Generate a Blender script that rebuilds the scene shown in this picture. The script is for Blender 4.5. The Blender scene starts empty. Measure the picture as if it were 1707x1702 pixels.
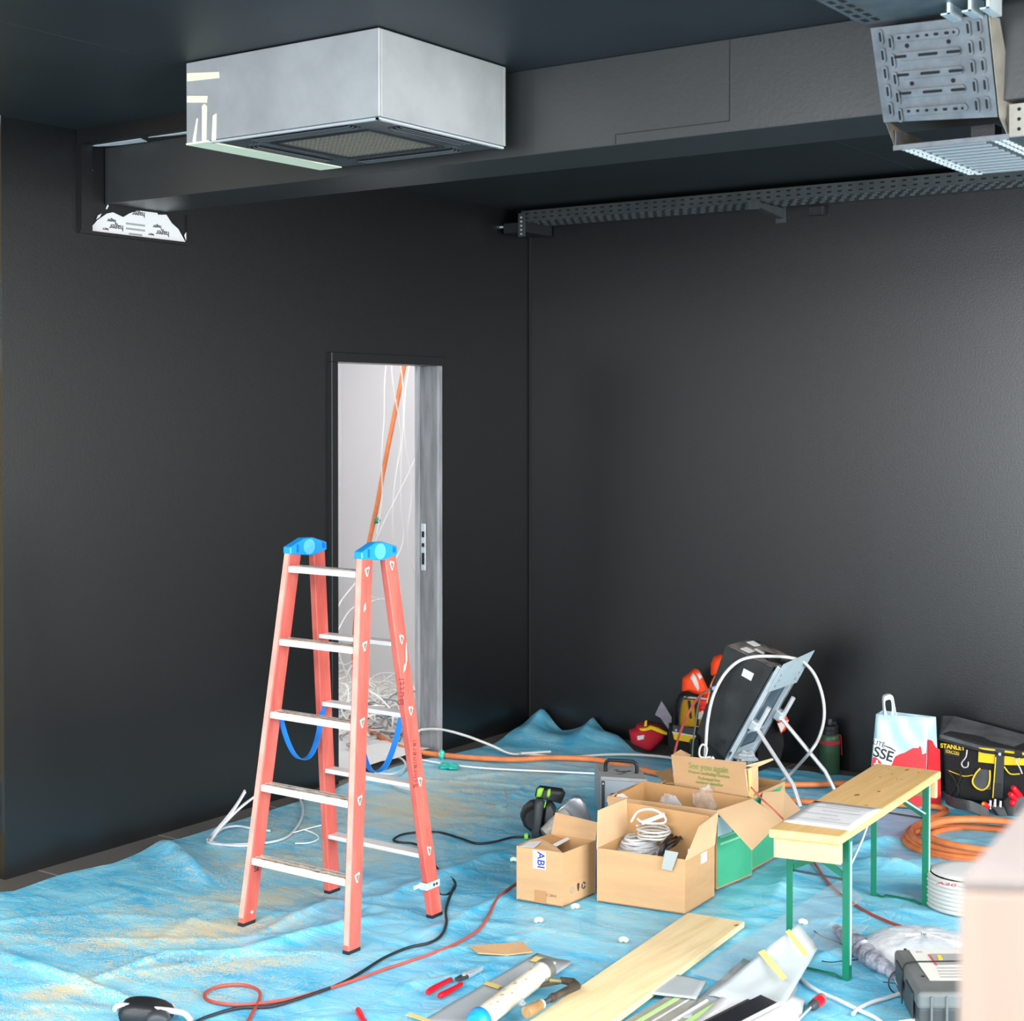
import bpy, bmesh, math, random
import numpy as np
from mathutils import Vector, Matrix, noise
random.seed(7)
R = math.radians
SC = bpy.context.scene
COL = SC.collection

# ------------------------------------------------------------------ camera
FPX, PCX, PCY = 2579.0, 853.5, 726.84
PITCH, YAW = 0.01643, 0.6131
CAM = Vector((4.849, -7.057, 1.75))
cd = bpy.data.cameras.new('camera'); cam = bpy.data.objects.new('camera', cd); COL.objects.link(cam)
cd.sensor_fit = 'HORIZONTAL'; cd.sensor_width = 36.0
cd.lens = FPX / 1707 * 36.0
cd.shift_x = 0.0
cd.shift_y = -(851.0 - PCY) / 1707
cd.clip_start = 0.05; cd.clip_end = 200
cd.dof.use_dof = True; cd.dof.focus_distance = 5.8; cd.dof.aperture_fstop = 5.0
cam.location = CAM
cam.rotation_euler = (R(90) - PITCH, 0, YAW)
SC.camera = cam

# ------------------------------------------------------------------ world, daylight, exposure
w = bpy.data.worlds.new('world'); SC.world = w; w.use_nodes = True
bg = w.node_tree.nodes['Background']
bg.inputs['Color'].default_value = (0.78, 0.88, 1.0, 1)
bg.inputs['Strength'].default_value = 2.2
def area(name, loc, rot, sx, sy, power, col):
    l = bpy.data.lights.new(name, 'AREA'); l.shape = 'RECTANGLE'; l.size = sx; l.size_y = sy
    l.energy = power; l.color = col
    o = bpy.data.objects.new(name, l); o.location = loc; o.rotation_euler = rot; COL.objects.link(o); return o
# daylight entering through the glazed fronts behind and to the right of the photographer
area('daylight_front_window', (3.4, -11.35, 1.45), (R(82), 0, 0), 6.6, 2.5, 640, (0.95, 0.98, 1.0))
area('daylight_side_window', (8.7, -3.7, 1.5), (R(78), 0, R(90)), 6.4, 2.4, 640, (1.0, 0.96, 0.89))
# added overhead fill lamps, outside the frame, to brighten the floor
area('added_fill_right', (5.9, -4.0, 2.80), (0, R(12), 0), 2.2, 5.5, 560, (0.98, 0.99, 1.0))
area('added_fill_rear', (2.9, -6.9, 2.80), (0, 0, 0), 4.0, 2.0, 360, (0.98, 0.99, 1.0))
area('back_room_lamp', (-0.8, -0.9, 2.7), (0, 0, 0), 0.8, 2.2, 40, (1.0, 0.98, 0.96))
SC.view_settings.view_transform = 'Standard'
SC.view_settings.look = 'None'
SC.view_settings.exposure = 0.0
SC.view_settings.gamma = 1.0
SC.view_settings.use_curve_mapping = False

# ------------------------------------------------------------------ sight lines of the photograph -> points of the place
_sa, _ca, _sp, _cp = math.sin(YAW), math.cos(YAW), math.sin(PITCH), math.cos(PITCH)
def ray(u, v):
    x = (u - PCX) / FPX; y = -(v - PCY) / FPX
    f = _cp + y * _sp; up = -_sp + y * _cp
    return Vector((x * _ca - f * _sa, x * _sa + f * _ca, up))
def Z(u, v, z=0.0): d = ray(u, v); return CAM + d * ((z - CAM.z) / d.z)
def X(u, v, x=0.0): d = ray(u, v); return CAM + d * ((x - CAM.x) / d.x)
def Y(u, v, y=0.0): d = ray(u, v); return CAM + d * ((y - CAM.y) / d.y)
def D(u, v, a):
    """point on the sight line at the distance of a"""
    d = ray(u, v); k = Vector((-_sa, _ca, 0)); a = Vector(a)
    return CAM + d * ((a - CAM).dot(k) / d.dot(k))
RT = Vector((_ca, _sa, 0)); FW = Vector((-_sa, _ca, 0)); UP = Vector((0, 0, 1))

# ------------------------------------------------------------------ materials
def lin(h):
    if isinstance(h, str):
        h = h.lstrip('#'); c = [int(h[i:i + 2], 16) / 255 for i in (0, 2, 4)]
        return tuple(x / 12.92 if x <= .04045 else ((x + .055) / 1.055) ** 2.4 for x in c)
    return tuple(h)
MATS = {}
def mat(name, col, rough=0.5, metal=0.0, spec=0.5, var=0.0, vscale=6.0, bump=0.0, bscale=40.0, col2=None,
        stretch=(1, 1, 1), trans=0.0, alpha=1.0, ior=1.45, coat=0.0):
    if name in MATS: return MATS[name]
    m = bpy.data.materials.new(name); m.use_nodes = True; MATS[name] = m
    nt = m.node_tree; N = nt.nodes; L = nt.links; b = N['Principled BSDF']
    c = lin(col)
    b.inputs['Base Color'].default_value = (*c, 1)
    b.inputs['Roughness'].default_value = rough
    b.inputs['Metallic'].default_value = metal
    b.inputs['Specular IOR Level'].default_value = spec
    b.inputs['IOR'].default_value = ior
    b.inputs['Coat Weight'].default_value = coat
    if trans: b.inputs['Transmission Weight'].default_value = trans
    if alpha < 1: b.inputs['Alpha'].default_value = alpha
    if var or bump or col2:
        tc = N.new('ShaderNodeTexCoord'); mp = N.new('ShaderNodeMapping'); L.new(tc.outputs['Object'], mp.inputs['Vector'])
        mp.inputs['Scale'].default_value = stretch
        if var or col2:
            n = N.new('ShaderNodeTexNoise'); n.inputs['Scale'].default_value = vscale; n.inputs['Detail'].default_value = 6
            n.inputs['Roughness'].default_value = .6
            L.new(mp.outputs[0], n.inputs['Vector'])
            r = N.new('ShaderNodeValToRGB')
            r.color_ramp.elements[0].position = .35; r.color_ramp.elements[1].position = .65
            c2 = lin(col2) if col2 else tuple(min(1, x * (1 + var)) for x in c)
            c1 = c if col2 else tuple(x * (1 - var) for x in c)
            r.color_ramp.elements[0].color = (*c1, 1); r.color_ramp.elements[1].color = (*c2, 1)
            L.new(n.outputs['Fac'], r.inputs[0]); L.new(r.outputs[0], b.inputs['Base Color'])
        if bump:
            n2 = N.new('ShaderNodeTexNoise'); n2.inputs['Scale'].default_value = bscale; n2.inputs['Detail'].default_value = 4
            L.new(mp.outputs[0], n2.inputs['Vector'])
            bp = N.new('ShaderNodeBump'); bp.inputs['Strength'].default_value = bump; bp.inputs['Distance'].default_value = 0.01
            L.new(n2.outputs['Fac'], bp.inputs['Height']); L.new(bp.outputs[0], b.inputs['Normal'])
    return m

m_wall = mat('black wall paint', (0.0036, 0.0043, 0.0052), .335, spec=.9, var=.05, vscale=1.2, bump=.05, bscale=120)
m_ceil = mat('black ceiling paint', (0.014, 0.018, 0.021), .5, spec=.4, var=.12, vscale=2.5)
m_beam = mat('dark grey beam paint', (0.026, 0.027, 0.028), .38, spec=.8, var=.06, vscale=3, bump=.04, bscale=80)
m_seam = mat('joint line', (0.010, 0.011, 0.012), .7)
m_blackframe = mat('black door frame', (0.010, 0.011, 0.012), .35)
m_white_room = mat('white plaster', (0.72, 0.72, 0.74), .8)
m_jamb = mat('grey primed jamb', '#8d8f93', .55, var=.25, vscale=5, stretch=(6, 6, .6))
m_white = mat('white plastic', '#e9e9e6', .4)
m_offwhite = mat('off white cable sheath', '#c6c6c2', .45)
m_grey_cable = mat('light grey cable sheath', '#c4c7ca', .45)
m_orange = mat('orange corrugated conduit', '#d57844', .5, var=.14, vscale=14)
m_redhose = mat('red brown rubber cable', '#a8453a', .5, var=.15, vscale=9)
m_black_rubber = mat('black rubber', '#1b1e22', .5)
m_black = mat('black plastic', '#1a1c1f', .45, bump=.1, bscale=200)
m_darkgrey = mat('dark grey plastic', '#33383c', .5)
m_green_saw = mat('lime green plastic', '#86c440', .45)
m_card = mat('brown cardboard', '#b8936b', .85, var=.07, vscale=3, stretch=(1, 1, 6), bump=.08, bscale=60)
m_card_in = mat('cardboard inside', '#b58c5e', .9, var=.07, vscale=3)
m_card_pale = mat('pale cardboard', '#cdac86', .85, var=.05, vscale=3)
m_cut = mat('torn cardboard edge', '#7d5a38', .95)
m_greencard = mat('green printed cardboard', '#3a9c78', .7, var=.08, vscale=4)
m_alu = mat('aluminium', (0.80, 0.80, 0.79), .35, metal=.35, bump=.03, bscale=30)
m_chrome = mat('chrome', (0.82, 0.83, 0.85), .2, metal=.5)
m_galv = mat('galvanised steel', (0.13, 0.145, 0.16), .42, metal=.55, var=.18, vscale=18)
m_galv_dark = mat('dull galvanised steel', (0.06, 0.068, 0.072), .5, metal=.5, var=.15, vscale=12)
m_steel = mat('zinc plated steel', (0.60, 0.68, 0.72), .38, metal=.5, var=.1, vscale=10)
m_red = mat('salmon red painted rail', '#b84d45', .4, var=.12, vscale=7, stretch=(3, 3, .5), col2='#ca685c')
m_blue = mat('blue plastic', '#1f8fe0', .3)
m_blue_strap = mat('blue webbing', '#1673c8', .6)
m_green = mat('dark green enamel', '#0b6b4f', .3)
m_yellow = mat('yellow fabric', '#e8c11c', .7)
m_blackcloth = mat('black fabric', '#17181a', .85, bump=.3, bscale=160)
m_greycloth = mat('dusty grey fabric', '#4a4d50', .9, var=.3, vscale=8)
m_redcloth = mat('dark red fabric', '#b0152a', .8, bump=.2, bscale=120)
m_hiviz = mat('fluorescent orange fabric', '#ff4a14', .7)
m_reflect = mat('pale reflective tape', '#ded3cc', .5)
m_paper = mat('white paper', '#d2d2d4', .8)
m_ink = mat('dark print', '#2b2f3a', .7)
m_inkgrey = mat('grey print', '#8f9193', .7)
m_green_ink = mat('green print', '#6f8f45', .8)
m_pale_green_ink = mat('pale green print', '#7fc79a', .8)
m_blue_ink = mat('blue print', '#2a3a9a', .7)
m_red_ink = mat('red print', '#c9353c', .7)
m_tape = mat('masking tape', '#e9e4c8', .7)
m_ytape = mat('yellow adhesive tape', '#d8be72', .5)
m_browntape = mat('brown parcel tape', '#a97d52', .35)
m_film = mat('clear plastic film', '#dfe6ea', .18, alpha=.16, spec=.8)
m_film_white = mat('milky plastic film', '#aeb8be', .3, alpha=.62, spec=.7)
m_foam = mat('white protective foam sheet', '#a9b1b4', .6, alpha=.82)
m_peanut = mat('pale packing foam', '#d9e6d2', .7)
m_red_plastic = mat('glossy red plastic', '#cf1628', .25)
m_bottle = mat('dark green bottle enamel', '#2f4a34', .4)
m_case = mat('dusty grey case plastic', '#5a5e5e', .55, var=.2, vscale=6)
m_hole = mat('dark opening', (0.004, 0.004, 0.005), .8)
m_gdust = mat('dusty black metal', '#26292b', .45, var=.35, vscale=9)
m_dustgrey = mat('dust covered black metal', '#1e2022', .7, col2='#85807a', vscale=11)

def wood(name, c1, c2, axis='y', rough=.6, scale=5):
    m = bpy.data.materials.new(name); m.use_nodes = True; nt = m.node_tree; N = nt.nodes; L = nt.links; b = N['Principled BSDF']
    tc = N.new('ShaderNodeTexCoord'); mp = N.new('ShaderNodeMapping'); L.new(tc.outputs['Object'], mp.inputs['Vector'])
    mp.inputs['Scale'].default_value = {'y': (9, .7, 9), 'x': (.7, 9, 9), 'z': (9, 9, .7)}[axis]
    n = N.new('ShaderNodeTexNoise'); n.inputs['Scale'].default_value = scale; n.inputs['Detail'].default_value = 5; n.inputs['Distortion'].default_value = .6
    L.new(mp.outputs[0], n.inputs['Vector'])
    r = N.new('ShaderNodeValToRGB'); r.color_ramp.elements[0].position = .3; r.color_ramp.elements[1].position = .7
    r.color_ramp.elements[0].color = (*lin(c1), 1); r.color_ramp.elements[1].color = (*lin(c2), 1)
    L.new(n.outputs['Fac'], r.inputs[0])
    # a few knots
    v = N.new('ShaderNodeTexVoronoi'); v.inputs['Scale'].default_value = 5.0
    mp2 = N.new('ShaderNodeMapping'); L.new(tc.outputs['Object'], mp2.inputs['Vector'])
    mp2.inputs['Scale'].default_value = {'y': (1.6, .8, 1), 'x': (.8, 1.6, 1), 'z': (1.6, 1.6, .8)}[axis]
    L.new(mp2.outputs[0], v.inputs['Vector'])
    r2 = N.new('ShaderNodeValToRGB'); r2.color_ramp.elements[0].position = .03; r2.color_ramp.elements[1].position = .075
    r2.color_ramp.elements[0].color = (1, 1, 1, 1); r2.color_ramp.elements[1].color = (0, 0, 0, 1)
    L.new(v.outputs['Distance'], r2.inputs[0])
    mx = N.new('ShaderNodeMix'); mx.data_type = 'RGBA'
    L.new(r2.outputs[0], mx.inputs[0]); L.new(r.outputs[0], mx.inputs[6]); mx.inputs[7].default_value = (*lin('#8f6a3c'), 1)
    L.new(mx.outputs[2], b.inputs['Base Color']); b.inputs['Roughness'].default_value = rough
    return m
m_pine = wood('pale pine', '#cfa468', '#dab67e', 'y')
m_pine_face = wood('pale pine apron', '#c9a878', '#d4b586', 'x')
m_plank = wood('rough spruce plank', '#d8bd8e', '#e8d3a8', 'y', .75, 4)
m_ply = wood('pale plywood', '#84746a', '#8d7c70', 'z', .7, 3)
m_handlewood = wood('worn wooden handle', '#8a6a42', '#a5845a', 'y', .5)

# ------------------------------------------------------------------ geometry helpers
def rotm(rx=0, ry=0, rz=0, loc=(0, 0, 0)):
    return Matrix.Translation(loc) @ Matrix.Rotation(rz, 4, 'Z') @ Matrix.Rotation(ry, 4, 'Y') @ Matrix.Rotation(rx, 4, 'X')
def frame(o, x, y, z):
    """matrix with origin o and unit axes x, y, z"""
    m = Matrix.Identity(4)
    for i, a in enumerate((x, y, z)):
        a = Vector(a).normalized()
        for k in range(3): m[k][i] = a[k]
    for k in range(3): m[k][3] = Vector(o)[k]
    return m
def smooth_path(P, n=6, closed=False):
    P = [Vector(p) for p in P]
    if len(P) < 3: return P
    out = []
    N = len(P); rng = range(N if closed else N - 1)
    for i in rng:
        if closed: a, b, c, d = P[i - 1], P[i], P[(i + 1) % N], P[(i + 2) % N]
        else: a, b, c, d = P[max(i - 1, 0)], P[i], P[i + 1], P[min(i + 2, N - 1)]
        for k in range(n):
            t = k / n
            out.append(.5 * ((2 * b) + (c - a) * t + (2 * a - 5 * b + 4 * c - d) * t * t + (3 * b - a - 3 * c + d) * t ** 3))
    if not closed: out.append(P[-1])
    return out
class MB:
    def __init__(s, M=None): s.v = []; s.f = []; s.mi = []; s.m = 0; s.M = M or Matrix.Identity(4)
    def add(s, V, F, m=None):
        o = len(s.v); s.v += [s.M @ Vector(p) for p in V]
        s.f += [tuple(i + o for i in f) for f in F]; s.mi += [s.m if m is None else m] * len(F); return s
    def box(s, c, d, Mx=None, m=None):
        x, y, z = d[0] / 2, d[1] / 2, d[2] / 2; c = Vector(c)
        V = [Vector((i, j, k)) for i in (-x, x) for j in (-y, y) for k in (-z, z)]
        V = [(Mx @ p if Mx else p) + c for p in V]
        return s.add(V, [(0, 1, 3, 2), (4, 6, 7, 5), (0, 4, 5, 1), (2, 3, 7, 6), (0, 2, 6, 4), (1, 5, 7, 3)], m)
    def bb(s, a, b, m=None):
        return s.box([(a[i] + b[i]) / 2 for i in range(3)], [abs(b[i] - a[i]) for i in range(3)], m=m)
    def prism(s, P, vec, m=None):
        P = [Vector(p) for p in P]; n = len(P); vec = Vector(vec)
        return s.add(P + [p + vec for p in P], [tuple(range(n - 1, -1, -1)), tuple(range(n, 2 * n))] + [(i, (i + 1) % n, (i + 1) % n + n, i + n) for i in range(n)], m)
    def hexa(s, A, B, m=None):
        """solid between two quads of the same winding"""
        return s.add(list(A) + list(B), [(3, 2, 1, 0), (4, 5, 6, 7)] + [(i, (i + 1) % 4, (i + 1) % 4 + 4, i + 4) for i in range(4)], m)
    def tube(s, P, r, n=8, closed=False, m=None, flat=1.0, upv=None):
        P = [Vector(p) for p in P]; N = len(P); rs = r if isinstance(r, (list, tuple)) else [r] * N
        T = []
        for i in range(N):
            a = P[i - 1] if (i > 0 or closed) else P[i]; b = P[(i + 1) % N] if (i < N - 1 or closed) else P[i]
            t = b - a; T.append(t.normalized() if t.length > 1e-9 else Vector((0, 0, 1)))
        u = Vector(upv) if upv else (Vector((0, 0, 1)) if abs(T[0].z) < .9 else Vector((1, 0, 0)))
        V = []
        for i in range(N):
            u = u - T[i] * u.dot(T[i])
            if u.length < 1e-6: u = T[i].orthogonal()
            u.normalize(); w_ = T[i].cross(u)
            for k in range(n):
                a = 2 * math.pi * k / n
                V.append(P[i] + u * (math.cos(a) * rs[i]) * flat + w_ * (math.sin(a) * rs[i]))
        F = []
        for i in range(N if closed else N - 1):
            j = (i + 1) % N
            for k in range(n): F.append((i * n + k, i * n + (k + 1) % n, j * n + (k + 1) % n, j * n + k))
        if not closed: F += [tuple(range(n - 1, -1, -1)), tuple(range((N - 1) * n, N * n))]
        return s.add(V, F, m)
    def cyl(s, a, b, r, r2=None, n=20, m=None): return s.tube([a, b], [r, r if r2 is None else r2], n, m=m)
    def lathe(s, prof, n=28, m=None):
        """profile of (radius, z) turned about the local z axis"""
        V = []; F = []
        for (r, z) in prof:
            for k in range(n):
                a = 2 * math.pi * k / n; V.append((r * math.cos(a), r * math.sin(a), z))
        for i in range(len(prof) - 1):
            for k in range(n): F.append((i * n + k, i * n + (k + 1) % n, (i + 1) * n + (k + 1) % n, (i + 1) * n + k))
        F += [tuple(range(n - 1, -1, -1)), tuple(range((len(prof) - 1) * n, len(prof) * n))]
        return s.add(V, F, m)
    def sheet(s, G, m=None):
        """grid of points as an open surface"""
        h = len(G); wd = len(G[0])
        return s.add([p for row in G for p in row], [(i * wd + j, i * wd + j + 1, (i + 1) * wd + j + 1, (i + 1) * wd + j) for i in range(h - 1) for j in range(wd - 1)], m)
    def build(s, name, mats, parent=None, smooth=None, bevel=0, solid=0, sub=0, seg=2):
        me = bpy.data.meshes.new(name)
        if parent is None:
            xs = [p.x for p in s.v]; ys = [p.y for p in s.v]; zs = [p.z for p in s.v]
            org = Vector(((min(xs) + max(xs)) / 2, (min(ys) + max(ys)) / 2, min(zs)))
        else: org = world_loc(parent)
        me.from_pydata([tuple(p - org) for p in s.v], [], s.f)
        for m in (mats if isinstance(mats, (list, tuple)) else [mats]): me.materials.append(m)
        if any(s.mi): me.polygons.foreach_set('material_index', s.mi)
        me.update()
        bm = bmesh.new(); bm.from_mesh(me); bmesh.ops.recalc_face_normals(bm, faces=bm.faces); bm.to_mesh(me); bm.free()
        if smooth:
            me.polygons.foreach_set('use_smooth', [True] * len(me.polygons)); me.set_sharp_from_angle(angle=R(smooth))
        o = bpy.data.objects.new(name, me); COL.objects.link(o)
        if parent is None: o.location = org
        else: o.parent = parent
        if solid: k = o.modifiers.new('thickness', 'SOLIDIFY'); k.thickness = solid; k.offset = 0
        if bevel:
            k = o.modifiers.new('bevel', 'BEVEL'); k.width = bevel; k.segments = seg; k.limit_method = 'ANGLE'; k.angle_limit = R(35)
        if sub: k = o.modifiers.new('subdivision', 'SUBSURF'); k.levels = sub; k.render_levels = sub
        return o
def world_loc(o):
    l = Vector(o.location)
    while o.parent: o = o.parent; l += Vector(o.location)
    return l
def tag(o, label=None, cat=None, group=None, kind=None):
    if label: o['label'] = label
    if cat: o['category'] = cat
    if group: o['group'] = group
    if kind: o['kind'] = kind
    return o
def thing(name, label, cat, loc, group=None):
    o = bpy.data.objects.new(name, None); COL.objects.link(o); o.location = loc; o.empty_display_size = .05
    return tag(o, label, cat, group)
def struct(o): o['kind'] = 'structure'; return o
def copy_tree(o, parent=None):
    c = o.copy(); COL.objects.link(c); c.parent = parent
    for ch in list(o.children): copy_tree(ch, c)
    return c
def text(body, M, size, m, parent, name='lettering', ext=.0006, spacing=1.0, bold=0.0, align='CENTER'):
    """flat lettering in the plane of M (x to the right, y up, z out of the surface)"""
    cu = bpy.data.curves.new(name, 'FONT'); cu.body = body; cu.size = size; cu.extrude = ext; cu.align_x = align; cu.align_y = 'CENTER'
    cu.space_character = spacing; cu.offset = bold
    t = bpy.data.objects.new(name, cu); COL.objects.link(t)
    dg = bpy.context.evaluated_depsgraph_get(); me = bpy.data.meshes.new_from_object(t.evaluated_get(dg))
    bpy.data.objects.remove(t); me.name = name
    org = world_loc(parent)
    me.transform(Matrix.Translation(-org) @ M)
    me.materials.clear(); me.materials.append(m)
    o = bpy.data.objects.new(name, me); COL.objects.link(o); o.parent = parent; return o
def cable(name, label, pts, r, m, cat='cable', group=None, n=6, seg=7, closed=False):
    o = MB().tube(smooth_path(pts, seg, closed), r, n, closed).build(name, m, smooth=60)
    return tag(o, label, cat, group)

# ================================================================== THE ROOM
CZ = 2.84
YB, YB2, ZB = -2.967, -2.657, 2.567
def tile_mat():
    m = bpy.data.materials.new('dark grey floor tiles'); m.use_nodes = True; nt = m.node_tree; N = nt.nodes; L = nt.links; b = N['Principled BSDF']
    tc = N.new('ShaderNodeTexCoord'); br = N.new('ShaderNodeTexBrick'); L.new(tc.outputs['Object'], br.inputs['Vector'])
    br.offset = 0; br.inputs['Scale'].default_value = 1.0; br.inputs['Brick Width'].default_value = .6; br.inputs['Row Height'].default_value = .6
    br.inputs['Mortar Size'].default_value = .004
    br.inputs['Color1'].default_value = (*lin('#5d5955'), 1); br.inputs['Color2'].default_value = (*lin('#55514e'), 1); br.inputs['Mortar'].default_value = (*lin('#8d8a86'), 1)
    L.new(br.outputs['Color'], b.inputs['Base Color']); b.inputs['Roughness'].default_value = .55
    return m
struct(MB().bb((-2.2, -11.6, -.1), (9.0, .2, 0)).build('floor', tile_mat()))
struct(MB().bb((0, -11.6, CZ), (9.0, .2, CZ + .12)).build('ceiling', m_ceil))
struct(MB().bb((0, 0, 0), (9.0, .2, CZ)).build('wall_back', m_wall))
# left wall, with the door opening
DY0, DY1, DZ = -1.611, -.831, 1.978
wl = MB()
wl.bb((-.14, -3.45, 0), (0, DY0, DZ)); wl.bb((-.14, DY1, 0), (0, 0, DZ)); wl.bb((-.14, -3.45, DZ), (0, 0, CZ))
struct(wl.build('wall_left', m_wall))
# recessed glossy door and its reveal, left of the wall end
d2 = thing('door_2', None, None, (-.1, -3.95, 0)); struct(d2)
MB().bb((-.16, -4.45, 0), (-.1, -3.455, CZ)).build('door_leaf', mat('glossy door with painted brass reflection', (0.34, 0.26, 0.14), .38, metal=.6, spec=.8), d2)  # brass reflection on the dark leaf is put into its base colour
hg = MB()
for z in (.16, 2.02): hg.bb((-.1, -3.52, z), (-.055, -3.475, z + .2)); hg.cyl((-.055, -3.5, z), (-.055, -3.5, z + .2), .012)
hg.build('hinge', m_steel, d2, bevel=.003)
MB().bb((-.1, -3.53, 1.9), (-.094, -3.49, 2.25)).build('sticker', m_paper, d2)
struct(MB().bb((-.14, -11.6, 0), (0, -4.45, CZ)).build('wall_left', m_wall))
# the glazed walls behind and right of the photographer
wf = MB()
wf.bb((0, -11.6, 0), (.12, -11.45, CZ)); wf.bb((6.8, -11.6, 0), (9.0, -11.45, CZ)); wf.bb((.12, -11.6, 2.7), (6.8, -11.45, CZ))
wf.bb((3.4, -11.6, 0), (3.48, -11.45, 2.7)); struct(wf.build('wall_front', m_wall))
wr = MB()
wr.bb((8.85, -11.6, 0), (9.0, -7.0, CZ)); wr.bb((8.85, -.4, 0), (9.0, 0, CZ)); wr.bb((8.85, -7.0, 2.72), (9.0, -.4, CZ)); wr.bb((8.85, -3.7, 0), (9.0, -3.62, 2.72))
struct(wr.build('wall_right', m_wall))
# beam, ceiling fascia beside its left end
struct(MB().bb((0.002, YB, ZB), (9.0, YB2, CZ)).build('trim_1', m_beam, bevel=.003))
fas = struct(MB().bb((0.002, -3.104, 2.785), (1.24, YB - .001, CZ)).build('trim_2', m_wall))
struct(MB().bb((0.0, -3.104, 2.452), (.03, -3.051, 2.785)).build('trim_3', m_wall))
struct(MB().bb((0.0, -3.104, 2.440), (.022, -2.536, 2.452)).build('trim_4', m_wall))
struct(MB().bb((0.0, -2.54, 2.452), (.012, -2.536, ZB)).build('trim_5', m_wall))
# joints of the boards
sm = MB(); sm.bb((1.17, -5.2, CZ - .0015), (1.176, -3.66, CZ + .001))
sm.bb((2.30, -2.65, CZ - .0015), (2.306, -.3, CZ + .001)); struct(sm.build('trim_6', m_seam))
sm = MB(); sm.bb((2.75, YB - .0012, 2.60), (2.753, YB, CZ)); sm.bb((2.36, YB - .0012, ZB + .003), (2.363, YB, ZB + .03)); sm.bb((2.36, YB - .0012, 2.598), (2.753, YB, 2.601)); struct(sm.build('trim_7', m_seam))
sm = MB(); sm.bb((.004, -.004, 0), (.012, 0, CZ)); struct(sm.build('trim_8', m_seam))
# door frame and back room
fr = thing('door_1', None, None, (0, -1.2, 0)); struct(fr)
MB().bb((-.14, -1.655, 0), (.025, DY0, DZ)).bb((-.14, -1.655, DZ), (.025, -.79, 2.022)).build('door_frame', m_blackframe, fr, bevel=.002)
MB().bb((-.14, DY1, 0), (.012, -.8, DZ)).build('door_jamb', m_jamb, fr, bevel=.002)
MB().bb((-.13, DY1 - .016, 0), (-.11, DY1, DZ)).build('rebate_strip', m_jamb, fr)
sp = MB(); c = X(705, 930, 0); 
sp.bb((-.10, DY1 - .004, .93), (-.072, DY1 - .0005, 1.17)); sp.build('strike_plate', m_steel, fr, bevel=.002)
MB().bb((-.094, DY1 - .006, .96), (-.078, DY1 - .0035, 1.02)).bb((-.094, DY1 - .006, 1.05), (-.078, DY1 - .0035, 1.07)).bb((-.094, DY1 - .006, 1.10), (-.078, DY1 - .0035, 1.13)).build('latch_hole', m_hole, fr)
br = MB()
br.bb((-2.1, -3.3, 0), (-1.95, .8, 2.9)); br.bb((-1.95, .65, 0), (-.14, .8, 2.9)); br.bb((-1.95, -3.3, 0), (-.14, -3.2, 2.9)); br.bb((-1.95, -3.2, 2.9), (-.14, .65, 3.0))
br.bb((-.15, -3.2, 0), (-.142, DY0 - .06, 2.9)); br.bb((-.15, -.78, 0), (-.142, .65, 2.9)); br.bb((-.15, DY0 - .06, 2.05), (-.142, -.78, 2.9))
struct(br.build('wall_back_room', m_white_room))
struct(MB().bb((-1.95, -3.2, 0), (-.14, .65, .012)).build('floor_back_room', mat('pale dusty screed', '#d9d6d0', .7, var=.1, vscale=5)))

# white printed sheet left around the beam
PX = .004
def patch(pts, par):
    return MB().prism([X(u, v, PX) for u, v in pts], (.0015, 0, 0))
sheetP = thing('printed_wrap', 'ragged white printed wrap left on the wall under the beam end', 'wrap', (PX, -2.8, 2.45))
MB().prism([X(u, v, PX) for u, v in [(147, 384), (162, 367), (178, 356), (188, 354), (205, 362), (215, 356), (229, 351), (262, 355), (263, 358), (277, 358), (286, 372), (297, 382), (309, 404)]], (.0015, 0, 0)).build('sheet', m_paper, sheetP)
for q in ([(160, 366), (163, 359), (169, 356), (166, 362)], [(176, 348), (179, 341), (181, 343), (178, 349)], [(146.5, 362), (148, 368), (148, 384), (146.5, 384)], [(307, 392), (310.5, 386), (310.5, 403), (308, 396)], [(147, 262), (152, 272), (154, 284), (151, 297), (147, 303)]):
    MB().prism([X(u, v, PX) for u, v in q], (.0015, 0, 0)).build('torn_scrap', m_paper, sheetP)
for (u, v, s_) in [(231, 357, .03), (194, 379, .032), (271, 389, .032), (186, 368, .02), (262, 378, .02), (176, 382, .013), (252, 391, .013)]:
    p = X(u, v, PX + .002); text('hager', frame(p, (0, -1, 0), (0, 0, -1), (1, 0, 0)) , s_, m_ink, sheetP, bold=.0004)
p = X(226, 376, PX + .002)
MB().bb((PX + .0015, p.y - .05, p.z - .02), (PX + .0019, p.y + .05, p.z - .012)).bb((PX + .0015, p.y - .05, p.z), (PX + .0019, p.y + .05, p.z + .008)).bb((PX + .0015, p.y - .035, p.z - .04), (PX + .0019, p.y + .035, p.z - .032)).build('printed_block', m_inkgrey, sheetP)
# pale patches under the fascia
uf = thing('wrap_strip', 'pale strip of wrap left under the ceiling fascia by the beam', 'wrap', (.3, -3.0, 2.783))
MB().prism([(.01, -3.043, 2.7835), (.30, -3.043, 2.7835), (.27, -2.985, 2.7835), (.12, -2.992, 2.7835), (.03, -3.02, 2.7835)], (0, 0, .0014)).build('patch', m_paper, uf)
MB().prism([(.34, -3.043, 2.7835), (.62, -3.043, 2.7835), (.60, -3.005, 2.7835), (.45, -3.02, 2.7835)], (0, 0, .0014)).build('patch', m_paper, uf)

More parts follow.
